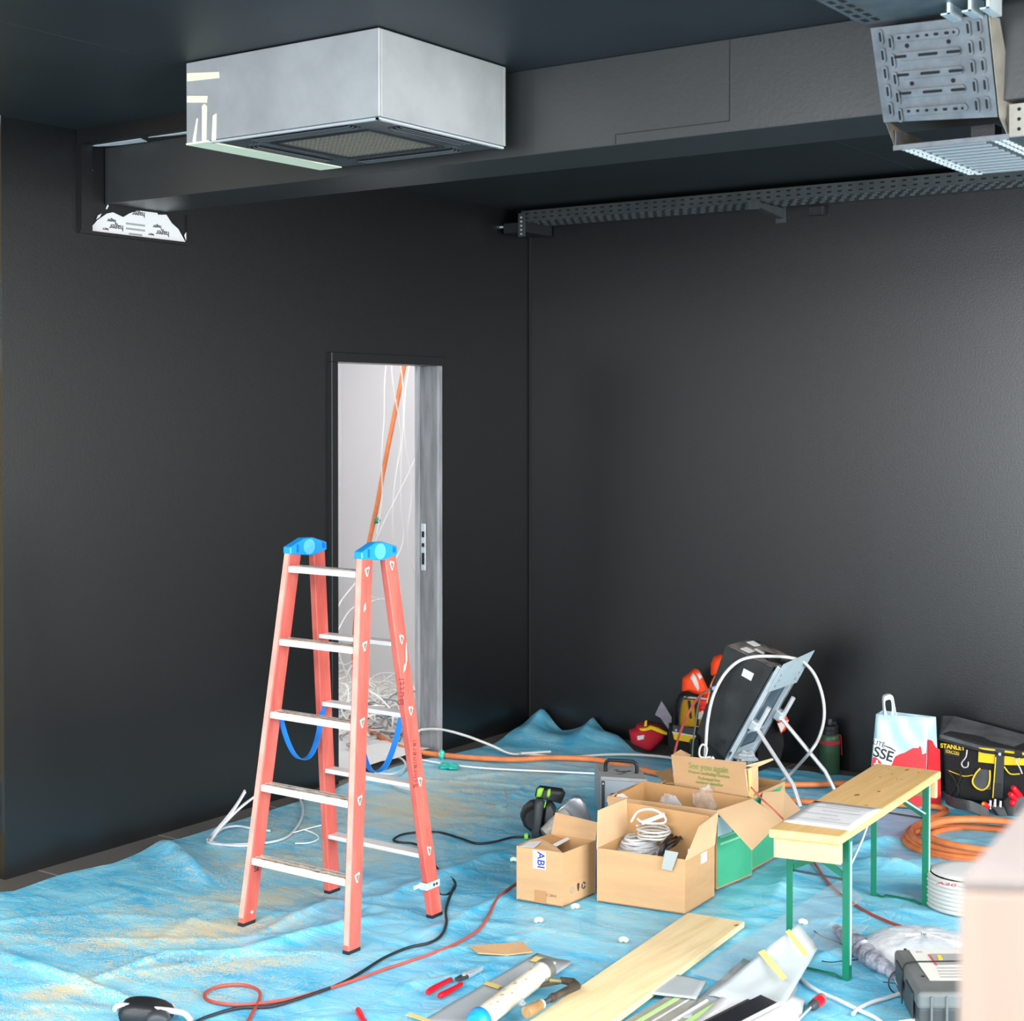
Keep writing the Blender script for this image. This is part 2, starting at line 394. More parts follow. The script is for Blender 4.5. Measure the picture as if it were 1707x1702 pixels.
# ================================================================== CEILING UNIT
ac = thing('ceiling_cassette', 'large galvanised grey ceiling air unit housing with glossy underside grille', 'air conditioner', (1.61, -3.37, 2.585))
m_acbox = mat('galvanised sheet housing', (0.40, 0.41, 0.42), .42, metal=.35, var=.13, vscale=4, bump=.02, bscale=20)
a0, a1, b0, b1, z0, z1 = 1.222, 2.006, -3.672, -3.05, 2.587, CZ - .004
h = MB(); t = .012
h.bb((a0, b0, z0), (a1, b0 + t, z1)); h.bb((a0, b1 - t, z0), (a1, b1, z1)); h.bb((a0, b0 + t, z0), (a0 + t, b1 - t, z1)); h.bb((a1 - t, b0 + t, z0), (a1, b1 - t, z1)); h.bb((a0 + t, b0 + t, z0 + .03), (a1 - t, b1 - t, z0 + .045))
h.build('housing', m_acbox, ac, bevel=.002)
m_gloss = mat('glossy dark plastic panel', '#606366', .10, spec=.9, metal=.3)
pn = MB()
px0, px1, py0, py1 = a0 + .10, a1 - .005, b0 + .005, b1 - .005
cx_, cy_ = (px0 + px1) / 2, (py0 + py1) / 2
# ring of the panel with a square intake in the middle
ix, iy = .19, .175
for (A, B) in (((px0, py0), (px1, cy_ - iy)), ((px0, cy_ + iy), (px1, py1)), ((px0, cy_ - iy), (cx_ - ix, cy_ + iy)), ((cx_ + ix, cy_ - iy), (px1, cy_ + iy))):
    pn.bb((A[0], A[1], z0 - .004), (B[0], B[1], z0 + .03))
pn.build('cover_panel', m_gloss, ac, bevel=.002)
MB().bb((px0 - .002, py0, z0 - .009), (px1, py0 + .012, z0 - .003)).bb((px1 - .012, py0, z0 - .009), (px1 + .001, py1, z0 - .003)).build('edge_trim', m_chrome, ac)
MB().bb((cx_ - ix, cy_ - iy, z0 + .006), (cx_ + ix, cy_ + iy, z0 + .012)).build('intake_filter', mat('beige filter mesh', '#8d8577', .8, bump=.8, bscale=300), ac)
g = MB()
for k in range(20):
    x = cx_ - ix + (k + .5) * 2 * ix / 20; g.bb((x - .0016, cy_ - iy, z0 - .001), (x + .0016, cy_ + iy, z0 + .005))
for k in range(18):
    y = cy_ - iy + (k + .5) * 2 * iy / 18; g.bb((cx_ - ix, y - .0016, z0 - .001), (cx_ + ix, y + .0016, z0 + .005))
g.build('intake_grille', mat('grey beige grille', '#6f6a60', .5), ac)
g = MB(); g.bb((cx_ - ix - .01, cy_ - iy - .01, z0 - .008), (cx_ + ix + .01, cy_ - iy, z0 - .003)); g.bb((cx_ - ix - .01, cy_ + iy, z0 - .008), (cx_ + ix + .01, cy_ + iy + .01, z0 - .003))
g.bb((cx_ - ix - .01, cy_ - iy, z0 - .008), (cx_ - ix, cy_ + iy, z0 - .003)); g.bb((cx_ + ix, cy_ - iy, z0 - .008), (cx_ + ix + .01, cy_ + iy, z0 - .003)); g.build('grille_frame', m_black, ac)
for (sx, sy, hor) in ((cx_, py0 + .055, 1), (cx_, py1 - .055, 1), (px0 + .05, cy_, 0), (px1 - .05, cy_, 0)):
    q = MB()
    L_ = .2 if hor else .17
    if hor: q.bb((sx - L_, sy - .03, z0 - .0055), (sx + L_, sy + .03, z0 - .0038))
    else: q.bb((sx - .03, sy - L_, z0 - .0055), (sx + .03, sy + L_, z0 - .0038))
    sl = q.build('air_slot', m_hole, ac)
    q = MB()
    for d in (-.018, 0, .018):
        if hor: q.box((sx, sy + d, z0 - .008), (2 * L_ - .01, .012, .003), Matrix.Rotation(R(25), 3, 'X'))
        else: q.box((sx + d, sy, z0 - .008), (.012, 2 * L_ - .01, .003), Matrix.Rotation(R(25), 3, 'Y'))
    q.build('louvre', m_gloss, sl)
tp = b0 - .0012
for q in ([(312, 122), (365, 120), (366, 130), (312, 136)], [(312, 160), (346, 160), (345, 171), (312, 171)], [(321, 236), (328, 198), (330, 197), (326, 238)], [(337, 236), (337, 177), (341, 173), (345, 177), (344, 237)], [(353, 235), (355, 193), (361, 189), (360, 234)], ):
    MB().prism([Y(u, v, b0 - .0002) for u, v in q], (0, -.0012, 0)).build('tape_strip', m_tape, ac)
MB().bb((a0 - .002, b0, z0 - .006), (a0 + .095, b1, z0 - .0005)).build('tape_covered_edge', m_tape, ac)

# ================================================================== CABLE TRAYS
tr = thing('cable_tray', 'long dark perforated cable tray running along the back wall below the ceiling', 'cable tray', (2.3, -.14, 2.755))
x0, x1 = .13, 6.6
rail = MB(); ty = -.265; z0_, z1_ = 2.757, 2.815
rail.bb((x0, ty, z0_), (x1, ty + .0015, z1_)); rail.bb((x0, ty, z1_ - .002), (x1, ty + .012, z1_)); rail.build('side_rail', m_galv_dark, tr)
rail = MB(); rail.bb((x0, -.02, z0_), (x1, -.018, z1_)); rail.build('side_rail', m_galv_dark, tr)
MB().bb((x0, ty, z0_ - .0015), (x1, -.018, z0_)).build('tray_base', m_galv_dark, tr)
hs = MB()
k = 0
x = x0 + .03
while x < 3.2:
    for zz in (2.773, 2.797): hs.bb((x, ty - .0008, zz - .004), (x + .021, ty, zz + .004))
    x += .052
tag(hs.build('punched_slot', m_hole, tr), kind='stuff')
hs = MB(); x = x0 + .02
while x < 3.2:
    for j in range(5): hs.bb((x + (j % 2) * .02, ty + .02 + j * .045, z0_ - .0024), (x + .025 + (j % 2) * .02, ty + .026 + j * .045, z0_ - .0014))
    x += .05
tag(hs.build('base_slot', mat('bright slot edge', (0.35, 0.38, 0.40), .35, metal=.6), tr), kind='stuff')
# the connector at its left end
cn = thing('tray_connector', 'black plug-in connector bracket at the left end of the wall tray', 'bracket', (.05, -.25, 2.7))
q = MB(); q.bb((.02, -.275, 2.70), (.16, -.01, 2.755)); q.build('connector_body', m_black, cn, bevel=.004)
q = MB(); q.bb((.125, -.285, 2.675), (.165, -.275, 2.80)); q.build('end_plate', m_galv_dark, cn)
q = MB()
for k in range(5): q.bb((.14, -.288, 2.685 + k * .022), (.15, -.285, 2.693 + k * .022))
q.bb((-.0, -.281, 2.73), (.02, -.276, 2.74)); q.build('terminal', m_steel, cn)
bk = thing('tray_bracket', 'cantilever bracket under the wall tray, nearest the middle', 'bracket', (1.52, -.13, 2.70))
MB().prism([(1.50, -.30, 2.750), (1.50, -.003, 2.750), (1.50, -.003, 2.70), (1.50, -.29, 2.728)], (.035, 0, 0)).build('arm', m_galv_dark, bk)
MB().bb((1.49, -.008, 2.68), (1.545, -.001, 2.77)).build('wall_plate', m_galv_dark, bk); MB().bb((1.49, -.31, 2.715), (1.545, -.295, 2.757)).build('end_plate', m_galv_dark, bk)
tag(MB().bb((1.68, -.05, 2.70), (1.76, -.001, 2.745)).build('junction_box', m_black, bevel=.004), 'small black junction box on the back wall under the tray', 'box')

# stepped tray near the camera
t2 = thing('stepped_cable_tray', 'galvanised cable tray stepping down under the beam at the upper right', 'cable tray', (3.37, -3.0, 2.48))
X0, X1 = 3.215, 3.525
A0 = Y(1451, 47, -3.07); A1 = Y(1645, 24, -3.07); B1 = Y(1663, 195, -2.985); B0 = Y(1473, 204, -2.985)
def slab(A, B, C_, D_, th):
    n = (Vector(B) - Vector(A)).cross(Vector(D_) - Vector(A)).normalized() * th
    return [Vector(p) for p in (A, B, C_, D_)], [Vector(p) + n for p in (A, B, C_, D_)]
ex = (A1 - A0).normalized(); ey = (B0 - A0).normalized(); ez = ex.cross(ey)
if ez.y > 0: ez = -ez
pl = MB(); q1, q2 = slab(A0, A1, B1, B0, .003); pl.hexa(q1, q2); pl.build('sloping_plate', m_galv, t2)
def on(s, t): return A0.lerp(A1, s).lerp(B0.lerp(B1, s), t)
def slot(s, t, lw, lh, nb, m, name, rr=.002):
    c = on(s, t)
    P = []
    for k in range(16):
        a = 2 * math.pi * k / 16; r_ = min(lw, lh) / 2
        ox = (abs(lw - 2 * r_) / 2) * (1 if math.cos(a) > 0 else -1) if lw > lh else 0
        oy = (abs(lh - 2 * r_) / 2) * (1 if math.sin(a) > 0 else -1) if lh > lw else 0
        P.append(c + ex * (ox + math.cos(a) * r_) + ey * (oy + math.sin(a) * r_))
    nb.prism([p + ez * .0002 for p in P], ez * rr)
W_ = (A1 - A0).length; H_ = (B0 - A0).length
rb = MB(); hl = MB()
for i, tt in enumerate((.13, .32, .51, .70, .89)):
    slot(.48, tt, W_ * .56, H_ * .085, rb, 0, '', .008)
    segs = ((.24, .11), (.48, .17), (.70, .12)) if i in (1, 2, 3) else ((.25, .03), (.33, .03), (.41, .03), (.49, .03), (.57, .04), (.66, .04), (.72, .02))
    for (ss, ww) in segs: 
        M0 = len(hl.v); slot(ss, tt, W_ * ww, H_ * .03, hl, 0, '', .0095)
for cidx, ss in enumerate((.085, .165, .84, .93)):
    for k in range(5):
        tt = .10 + k * .19 + (.0 if cidx in (0, 3) else .07) - (0.0 if cidx != 2 else .06)
        if tt > .96: continue
        slot(ss, tt, W_ * .045, H_ * .15, rb, 0, '', .008); slot(ss, tt, W_ * .018, H_ * .10, hl, 0, '', .0095)
for ss, tt in ((.30, .22), (.66, .22), (.30, .61), (.66, .61)): slot(ss, tt, .012, .012, hl, 0, '', .001)
rb.build('pressed_rib', m_galv, t2, smooth=40); tag(hl.build('punched_slot', m_hole, t2), kind='stuff')
# top length of tray, coming towards the camera at ceiling height
tb = MB(); tb.bb((X0 - .01, -4.6, 2.795), (X1, -3.03, 2.797)); tb.bb((X0 - .01, -4.6, 2.797), (X0 - .008, -3.03, 2.838)); tb.bb((X1 - .002, -4.6, 2.797), (X1, -3.03, 2.838)); tb.build('upper_tray', m_galv, t2)
hs = MB()
for k in range(26):
    for j in range(2): hs.bb((X0 + .005 + j * .03, -4.5 + k * .055, 2.7938), (X0 + .02 + j * .03, -4.47 + k * .055, 2.795))
tag(hs.build('upper_slot', m_hole, t2), kind='stuff')
# hanger bar and clamps at the step
cr = MB(); a = Y(1422, 27, -3.07); b = Y(1700, -6, -3.07)
cr.bb((a.x, -3.09, a.z - .012), (b.x + .3, -3.05, a.z + .02)); cr.build('hanger_bar', m_galv, t2)
cl = MB()
for u in (1590, 1625, 1655): 
    c = Y(u, 6, -3.12); cl.bb((c.x - .004, -3.16, 2.765), (c.x + .004, -3.06, 2.838)); cl.bb((c.x - .02, -3.16, 2.765), (c.x + .004, -3.06, 2.769))
cl.build('clamp', m_steel, t2)
# side cheek and lower tray
LF = Y(1492, 248, -2.95); RF = Y(1680, 228, -2.95); zl = (LF.z + RF.z) / 2; X2, X3 = LF.x, RF.x; yn = -2.95
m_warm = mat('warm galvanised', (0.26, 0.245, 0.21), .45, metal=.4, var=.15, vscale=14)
lt = MB(); lt.bb((X2, yn, zl), (X3, -2.36, zl + .002)); lt.bb((X2, yn, zl), (X2 + .002, -2.4, zl + .05)); lt.bb((X2 - .004, yn - .004, zl - .006), (X3 + .004, yn, zl + .008)); lt.build('lower_tray', m_galv, t2)
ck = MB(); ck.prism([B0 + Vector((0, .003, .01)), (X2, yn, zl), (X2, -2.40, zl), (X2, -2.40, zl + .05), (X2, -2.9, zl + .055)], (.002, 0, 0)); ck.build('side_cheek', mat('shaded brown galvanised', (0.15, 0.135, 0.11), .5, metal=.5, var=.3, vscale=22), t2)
ck = MB(); ck.prism([A1 + Vector((.004, 0, 0)), B1 + Vector((.004, 0, 0)), (X3, yn, zl), (X3, -2.4, zl), (X3, -2.4, zl + .05), (X3, -2.88, zl + .07), A1 + Vector((.012, .06, 0))], (.002, 0, 0)); ck.build('side_cheek', m_warm, t2)
ck = MB(); ck.bb((X3 + .002, yn, zl - .002), (X3 + .5, -2.45, zl)); ck.build('branch_tray', m_galv, t2)
ck = MB(); ck.bb((X3 + .004, yn - .002, zl), (X3 + .5, yn, zl + .085)); ck.build('branch_side', m_warm, t2)
hs = MB()
for j in range(9):
    for i in range(3): hs.cyl((X3 + .03 + j * .04, yn - .0026, zl + .018 + i * .026), (X3 + .03 + j * .04, yn - .002, zl + .018 + i * .026), .005, n=10)
hs.build('branch_hole', m_hole, t2)
ru = MB()
for k in range(11): y = yn + .02 + k * .052; ru.bb((X2 + .06, y, zl - .006), (X3 - .07, y + .018, zl - .0005))
ru.build('base_rung', mat('zinc rungs', (0.36, 0.40, 0.43), .4, metal=.4), t2)
dd = MB()
for k in range(17):
    for j in range(2): dd.bb((X2 + .012 + j * .022, yn + .012 + k * .034 + j * .012, zl - .003), (X2 + .028 + j * .022, yn + .030 + k * .034 + j * .012, zl - .0003)); dd.bb((X3 - .05 + j * .022, yn + .012 + k * .034, zl - .003), (X3 - .036 + j * .022, yn + .03 + k * .034, zl - .0003))
tag(dd.build('pressed_slot', m_white, t2), kind='stuff')
bx = MB(); c = Y(1640, 215, -2.86); bx.bb((c.x - .035, -2.86, zl + .01), (c.x + .03, -2.80, zl + .055)); bx.build('socket_block', m_black, t2)

# ================================================================== BLUE DUST SHEET
def tarp():
    nx, ny = 330, 430
    Lp = [(0, 1489), (30, 1486), (72, 1470), (108, 1458), (197, 1439), (262, 1412), (330, 1391), (388, 1372), (455, 1351), (517, 1332)]
    LP = [Z(u, v) for u, v in Lp]
    ly = [-6.5] + [p.y for p in LP] + [-1.75, -1.5, -1.0, -.78, -.5, -.25, 0]
    lx = [LP[0].x] + [p.x for p in LP] + [.10, .04, .04, .10, .13, .10, .06]
    o = np.argsort(ly); ly = np.array(ly)[o]; lx = np.array(lx)[o]
    bx_ = [0, .15, .30, .38, .48, .60, .80, 1.0, 1.3, 1.6, 1.9, 2.2, 2.6, 3.2, 5.3]
    by_ = [-.02, -.03, -.12, -.02, -.03, -.10, -.22, -.27, -.25, -.16, -.10, -.12, -.14, -.12, -.12]
    u = np.linspace(0, 1, nx); v = np.linspace(0, 1, ny)
    U, V = np.meshgrid(u, v)
    Yg = -6.3 + V * 6.3
    Xg = np.interp(Yg, ly, lx); Xg = Xg + U * (5.3 - Xg)
    yb = np.interp(Xg, bx_, by_)
    Yg = -6.3 + V * (yb + 6.3)
    rng = np.random.RandomState(3)
    H = np.zeros_like(Xg)
    def crease(cx, cy, ang, L_, w_, a, curve=0.0):
        nonlocal H
        dx, dy = Xg - cx, Yg - cy
        s = dx * math.cos(ang) + dy * math.sin(ang); t = -dx * math.sin(ang) + dy * math.cos(ang)
        t = t - curve * s * s
        q = np.exp(-np.abs(t / w_) ** 1.3) * np.exp(-(s / L_) ** 4)
        H = np.maximum(H, 0) * 1.0 + a * q
    for k in range(240):
        cx, cy = rng.uniform(.1, 4.4), rng.uniform(-5.2, -.2)
        ang = rng.choice([.55, .75, 1.0, .3, 2.3, 1.6]) + rng.normal(0, .18)
        crease(cx, cy, ang, rng.uniform(.12, .7), rng.uniform(.008, .03), rng.uniform(.001, .006), rng.normal(0, .35))
    # the long folds one can follow in the foreground
    for (p, q, w_, a) in (((0, 1592), (262, 1690), .02, .022), ((150, 1640), (282, 1590), .012, .012), ((350, 1600), (640, 1530), .03, .02), ((430, 1560), (560, 1500), .03, .016),
                          ((640, 1500), (850, 1420), .04, .022), ((270, 1410), (340, 1470), .05, .05), ((700, 1560), (860, 1490), .03, .012), ((280, 1590), (600, 1590), .015, .012),
                          ((800, 1370), (900, 1300), .02, .012), ((760, 1300), (850, 1290), .02, .015), ((1330, 1440), (1290, 1500), .03, .02), ((1420, 1420), (1500, 1400), .03, .03),
                          ((1440, 1440), (1530, 1460), .03, .03), ((1270, 1640), (1480, 1560), .03, .02), ((1380, 1640), (1480, 1690), .03, .02), ((900, 1650), (700, 1700), .02, .012), ((1040, 1620), (1100, 1610), .02, .01)):
        a0_, b0_ = Z(*p), Z(*q); c = (a0_ + b0_) / 2; d = b0_ - a0_
        crease(c.x, c.y, math.atan2(d.y, d.x), max(.1, d.length / 2), w_, a)
    # pushed up against the corner
    for (cx, cy, sx, sy, a) in ((.12, -.06, .10, .20, .115), (.44, -.04, .07, .14, .095), (.60, -.16, .16, .10, .05), (.3, -.3, .35, .12, .03), (1.3, -.3, .3, .08, .03), (2.75, -1.35, .18, .12, .03)):
        H += (a * np.exp(-(np.abs((Xg - cx + .25 * (Yg - cy)) / sx)) ** 1.15 - (np.abs(Yg - cy) / sy) ** 1.5) if a > .06 else a * np.exp(-((Xg - cx) / sx) ** 2 - ((Yg - cy) / sy) ** 2))
    # soft fine relief
    ns = np.zeros_like(H)
    flat = ns.ravel(); xf = Xg.ravel(); yf = Yg.ravel()
    for i in range(flat.size):
        x_, y_ = float(xf[i]), float(yf[i])
        flat[i] = noise.noise((x_ * 2.2 + y_, y_ * 2.4, 0)) * .5 + noise.noise((x_ * 9, y_ * 5 + x_ * 3, 3)) * .3 + abs(noise.noise((x_ * 16, y_ * 13, 7))) * .25
    H = H + .005 * (flat.reshape(H.shape) + .6)
    # weighed down where things stand
    damp = np.ones_like(H)
    for (cx, cy, r_) in PRESS:
        damp = np.minimum(damp, 1 - .93 * np.exp(-(((Xg - cx) ** 2 + (Yg - cy) ** 2) / r_ ** 2) ** 2))
    for (xa, xb, ya, yb_) in PRESSB:
        ddx = np.maximum(np.maximum(xa - Xg, Xg - xb), 0); ddy = np.maximum(np.maximum(ya - Yg, Yg - yb_), 0)
        damp = np.minimum(damp, 1 - .95 * np.exp(-(ddx ** 2 + ddy ** 2) / .03 ** 2))
    H = H * damp + .0015
    P = np.stack([Xg, Yg, H], -1).reshape(-1, 3)
    me = bpy.data.meshes.new('dust_sheet')
    idx = np.arange(nx * ny).reshape(ny, nx)
    F = np.stack([idx[:-1, :-1], idx[:-1, 1:], idx[1:, 1:], idx[1:, :-1]], -1).reshape(-1, 4)
    me.from_pydata(P.tolist(), [], F.tolist())
    me.polygons.foreach_set('use_smooth', [True] * len(me.polygons))
    # where sawdust lies
    S = np.zeros_like(H)
    for (pu, pv, su, sv, a) in ((330, 1555, .30, .12, 1.0), (430, 1500, .25, .13, .8), (250, 1520, .20, .10, .5), (470, 1440, .3, .2, .7), (640, 1420, .2, .2, .6), (600, 1350, .3, .3, .6), (700, 1350, .3, .35, .95), (760, 1310, .3, .3, .7), (860, 1290, .35, .15, .6), (930, 1310, .3, .2, .45),
                                (110, 1655, .12, .06, 1.0), (180, 1575, .15, .08, .8), (400, 1610, .25, .06, .8), (260, 1620, .25, .12, .6), (80, 1560, .3, .2, .35), (60, 1690, .25, .08, .6), (320, 1660, .2, .08, .5), (500, 1380, .3, .3, .5), (1110, 1585, .15, .08, .25), (960, 1550, .2, .1, .2)):
        c = Z(pu, pv)
        dx, dy = Xg - c.x, Yg - c.y
        s = dx * .6 + dy * .8; t = -dx * .8 + dy * .6
        S = np.maximum(S, a * np.exp(-(s / (su * 1.3)) ** 2 - (t / (sv * 1.3)) ** 2))
    at = me.attributes.new('sawdust', 'FLOAT', 'POINT'); at.data.foreach_set('value', S.ravel().astype(np.float32))
    m = bpy.data.materials.new('thin blue plastic sheet'); m.use_nodes = True; nt = m.node_tree; N = nt.nodes; L = nt.links; b = N['Principled BSDF']
    tc = N.new('ShaderNodeTexCoord')
    n1 = N.new('ShaderNodeTexNoise'); n1.inputs['Scale'].default_value = 2.6; n1.inputs['Detail'].default_value = 7; n1.inputs['Distortion'].default_value = .8
    mp = N.new('ShaderNodeMapping'); mp.inputs['Rotation'].default_value = (0, 0, R(-40)); mp.inputs['Scale'].default_value = (1, 3.2, 1)
    L.new(tc.outputs['Object'], mp.inputs[0]); L.new(mp.outputs[0], n1.inputs['Vector'])
    r1 = N.new('ShaderNodeValToRGB'); e = r1.color_ramp.elements; e[0].position = .36; e[0].color = (*lin('#3cb0dc'), 1); e[1].position = .66; e[1].color = (*lin('#7fd4f0'), 1)
    L.new(n1.outputs['Fac'], r1.inputs[0])
    # dust haze rubbed into the plastic
    n3 = N.new('ShaderNodeTexNoise'); n3.inputs['Scale'].default_value = 7; n3.inputs['Detail'].default_value = 9; n3.inputs['Roughness'].default_value = .75
    L.new(mp.outputs[0], n3.inputs['Vector'])
    n4 = N.new('ShaderNodeTexNoise'); n4.inputs['Scale'].default_value = 210; n4.inputs['Detail'].default_value = 3
    L.new(tc.outputs['Object'], n4.inputs['Vector'])
    atn = N.new('ShaderNodeAttribute'); atn.attribute_name = 'sawdust'
    def mth(op, a, b_, cl=False):
        q = N.new('ShaderNodeMath'); q.operation = op; q.use_clamp = cl
        for i, z in enumerate((a, b_)):
            if isinstance(z, (int, float)): q.inputs[i].default_value = z
            else: L.new(z, q.inputs[i])
        return q.outputs[0]
    # sawdust drifts: mask from attribute, broken up by large and fine noise
    v1 = mth('MULTIPLY', mth('SUBTRACT', n3.outputs['Fac'], .47), 3.2)
    v2 = mth('MULTIPLY', mth('SUBTRACT', n4.outputs['Fac'], .5), 6.5)
    ssum = mth('ADD', mth('ADD', mth('MULTIPLY', atn.outputs['Fac'], 1.5), v1), v2)
    dust = mth('MINIMUM', mth('MULTIPLY', mth('SUBTRACT', ssum, .78), 1.7, True), .88)
    # scattered light specks everywhere
    n5 = N.new('ShaderNodeTexVoronoi'); n5.inputs['Scale'].default_value = 90; L.new(tc.outputs['Object'], n5.inputs['Vector'])
    spk = mth('LESS_THAN', n5.outputs['Distance'], .11)
    spk = mth('MULTIPLY', spk, mth('GREATER_THAN', n3.outputs['Fac'], .52))
    dust2 = mth('MAXIMUM', dust, mth('MULTIPLY', spk, .6))
    haze = mth('MULTIPLY', mth('SUBTRACT', n3.outputs['Fac'], .42), 1.1, True)
    mh = N.new('ShaderNodeMix'); mh.data_type = 'RGBA'; L.new(haze, mh.inputs[0]); L.new(r1.outputs[0], mh.inputs[6]); mh.inputs[7].default_value = (*lin('#a8dcea'), 1)
    mx = N.new('ShaderNodeMix'); mx.data_type = 'RGBA'; L.new(dust2, mx.inputs[0]); L.new(mh.outputs[2], mx.inputs[6]); mx.inputs[7].default_value = (*lin('#d8c191'), 1)
    L.new(mx.outputs[2], b.inputs['Base Color'])
    rr = mth('ADD', mth('MULTIPLY', dust2, .5), .33); L.new(rr, b.inputs['Roughness'])
    b.inputs['Specular IOR Level'].default_value = .55
    vo = N.new('ShaderNodeTexVoronoi'); vo.feature = 'DISTANCE_TO_EDGE'; vo.inputs['Scale'].default_value = 5.5
    mp3 = N.new('ShaderNodeMapping'); mp3.inputs['Rotation'].default_value = (0, 0, R(-35)); mp3.inputs['Scale'].default_value = (.6, 1.7, 1)
    nd = N.new('ShaderNodeTexNoise'); nd.inputs['Scale'].default_value = 3; L.new(tc.outputs['Object'], nd.inputs['Vector'])
    ad = N.new('ShaderNodeVectorMath'); ad.operation = 'ADD'; L.new(tc.outputs['Object'], ad.inputs[0]); L.new(nd.outputs['Color'], ad.inputs[1])
    L.new(ad.outputs[0], mp3.inputs[0]); L.new(mp3.outputs[0], vo.inputs['Vector'])
    hh = mth('ADD', mth('MINIMUM', vo.outputs['Distance'], .08), mth('MULTIPLY', n1.outputs['Fac'], .35))
    hh = mth('ADD', hh, mth('MULTIPLY', mth('MULTIPLY', dust2, n4.outputs['Fac']), .1))
    bp = N.new('ShaderNodeBump'); bp.inputs['Strength'].default_value = .35; bp.inputs['Distance'].default_value = .03
    L.new(hh, bp.inputs['Height']); L.new(bp.outputs[0], b.inputs['Normal'])
    me.materials.append(m)
    o_ = bpy.data.objects.new('dust_sheet', me); COL.objects.link(o_)
    tag(o_, 'creased bright blue plastic dust sheet covering the whole floor, strewn with sawdust', 'dust sheet')
PRESS = [(1.1, -3.29, .09), (1.55, -3.29, .09), (1.12, -2.87, .09), (1.575, -2.87, .09), (2.78, -2.62, .1), (2.97, -2.6, .1), (2.72, -1.78, .08), (2.92, -1.77, .08),
         (2.47, -.42, .2), (1.85, -.14, .1), (2.0, -.75, .08), (2.02, -.4, .08), (1.26, -1.85, .2), (3.1, -1.9, .2), (3.3, -2.6, .3), (1.5, -3.6, .25)]
PRESSB = [(1.70, 2.28, -2.56, -2.1), (1.62, 2.28, -2.12, -1.2), (1.27, 1.55, -1.45, -1.15), (1.3, 1.9, -.9, -.3), (2.2, 3.2, -.4, -.1), (.82, 1.4, -.4, -.1), (2.2, 2.95, -3.9, -2.9), (2.9, 3.4, -3.0, -2.4)]
tarp()

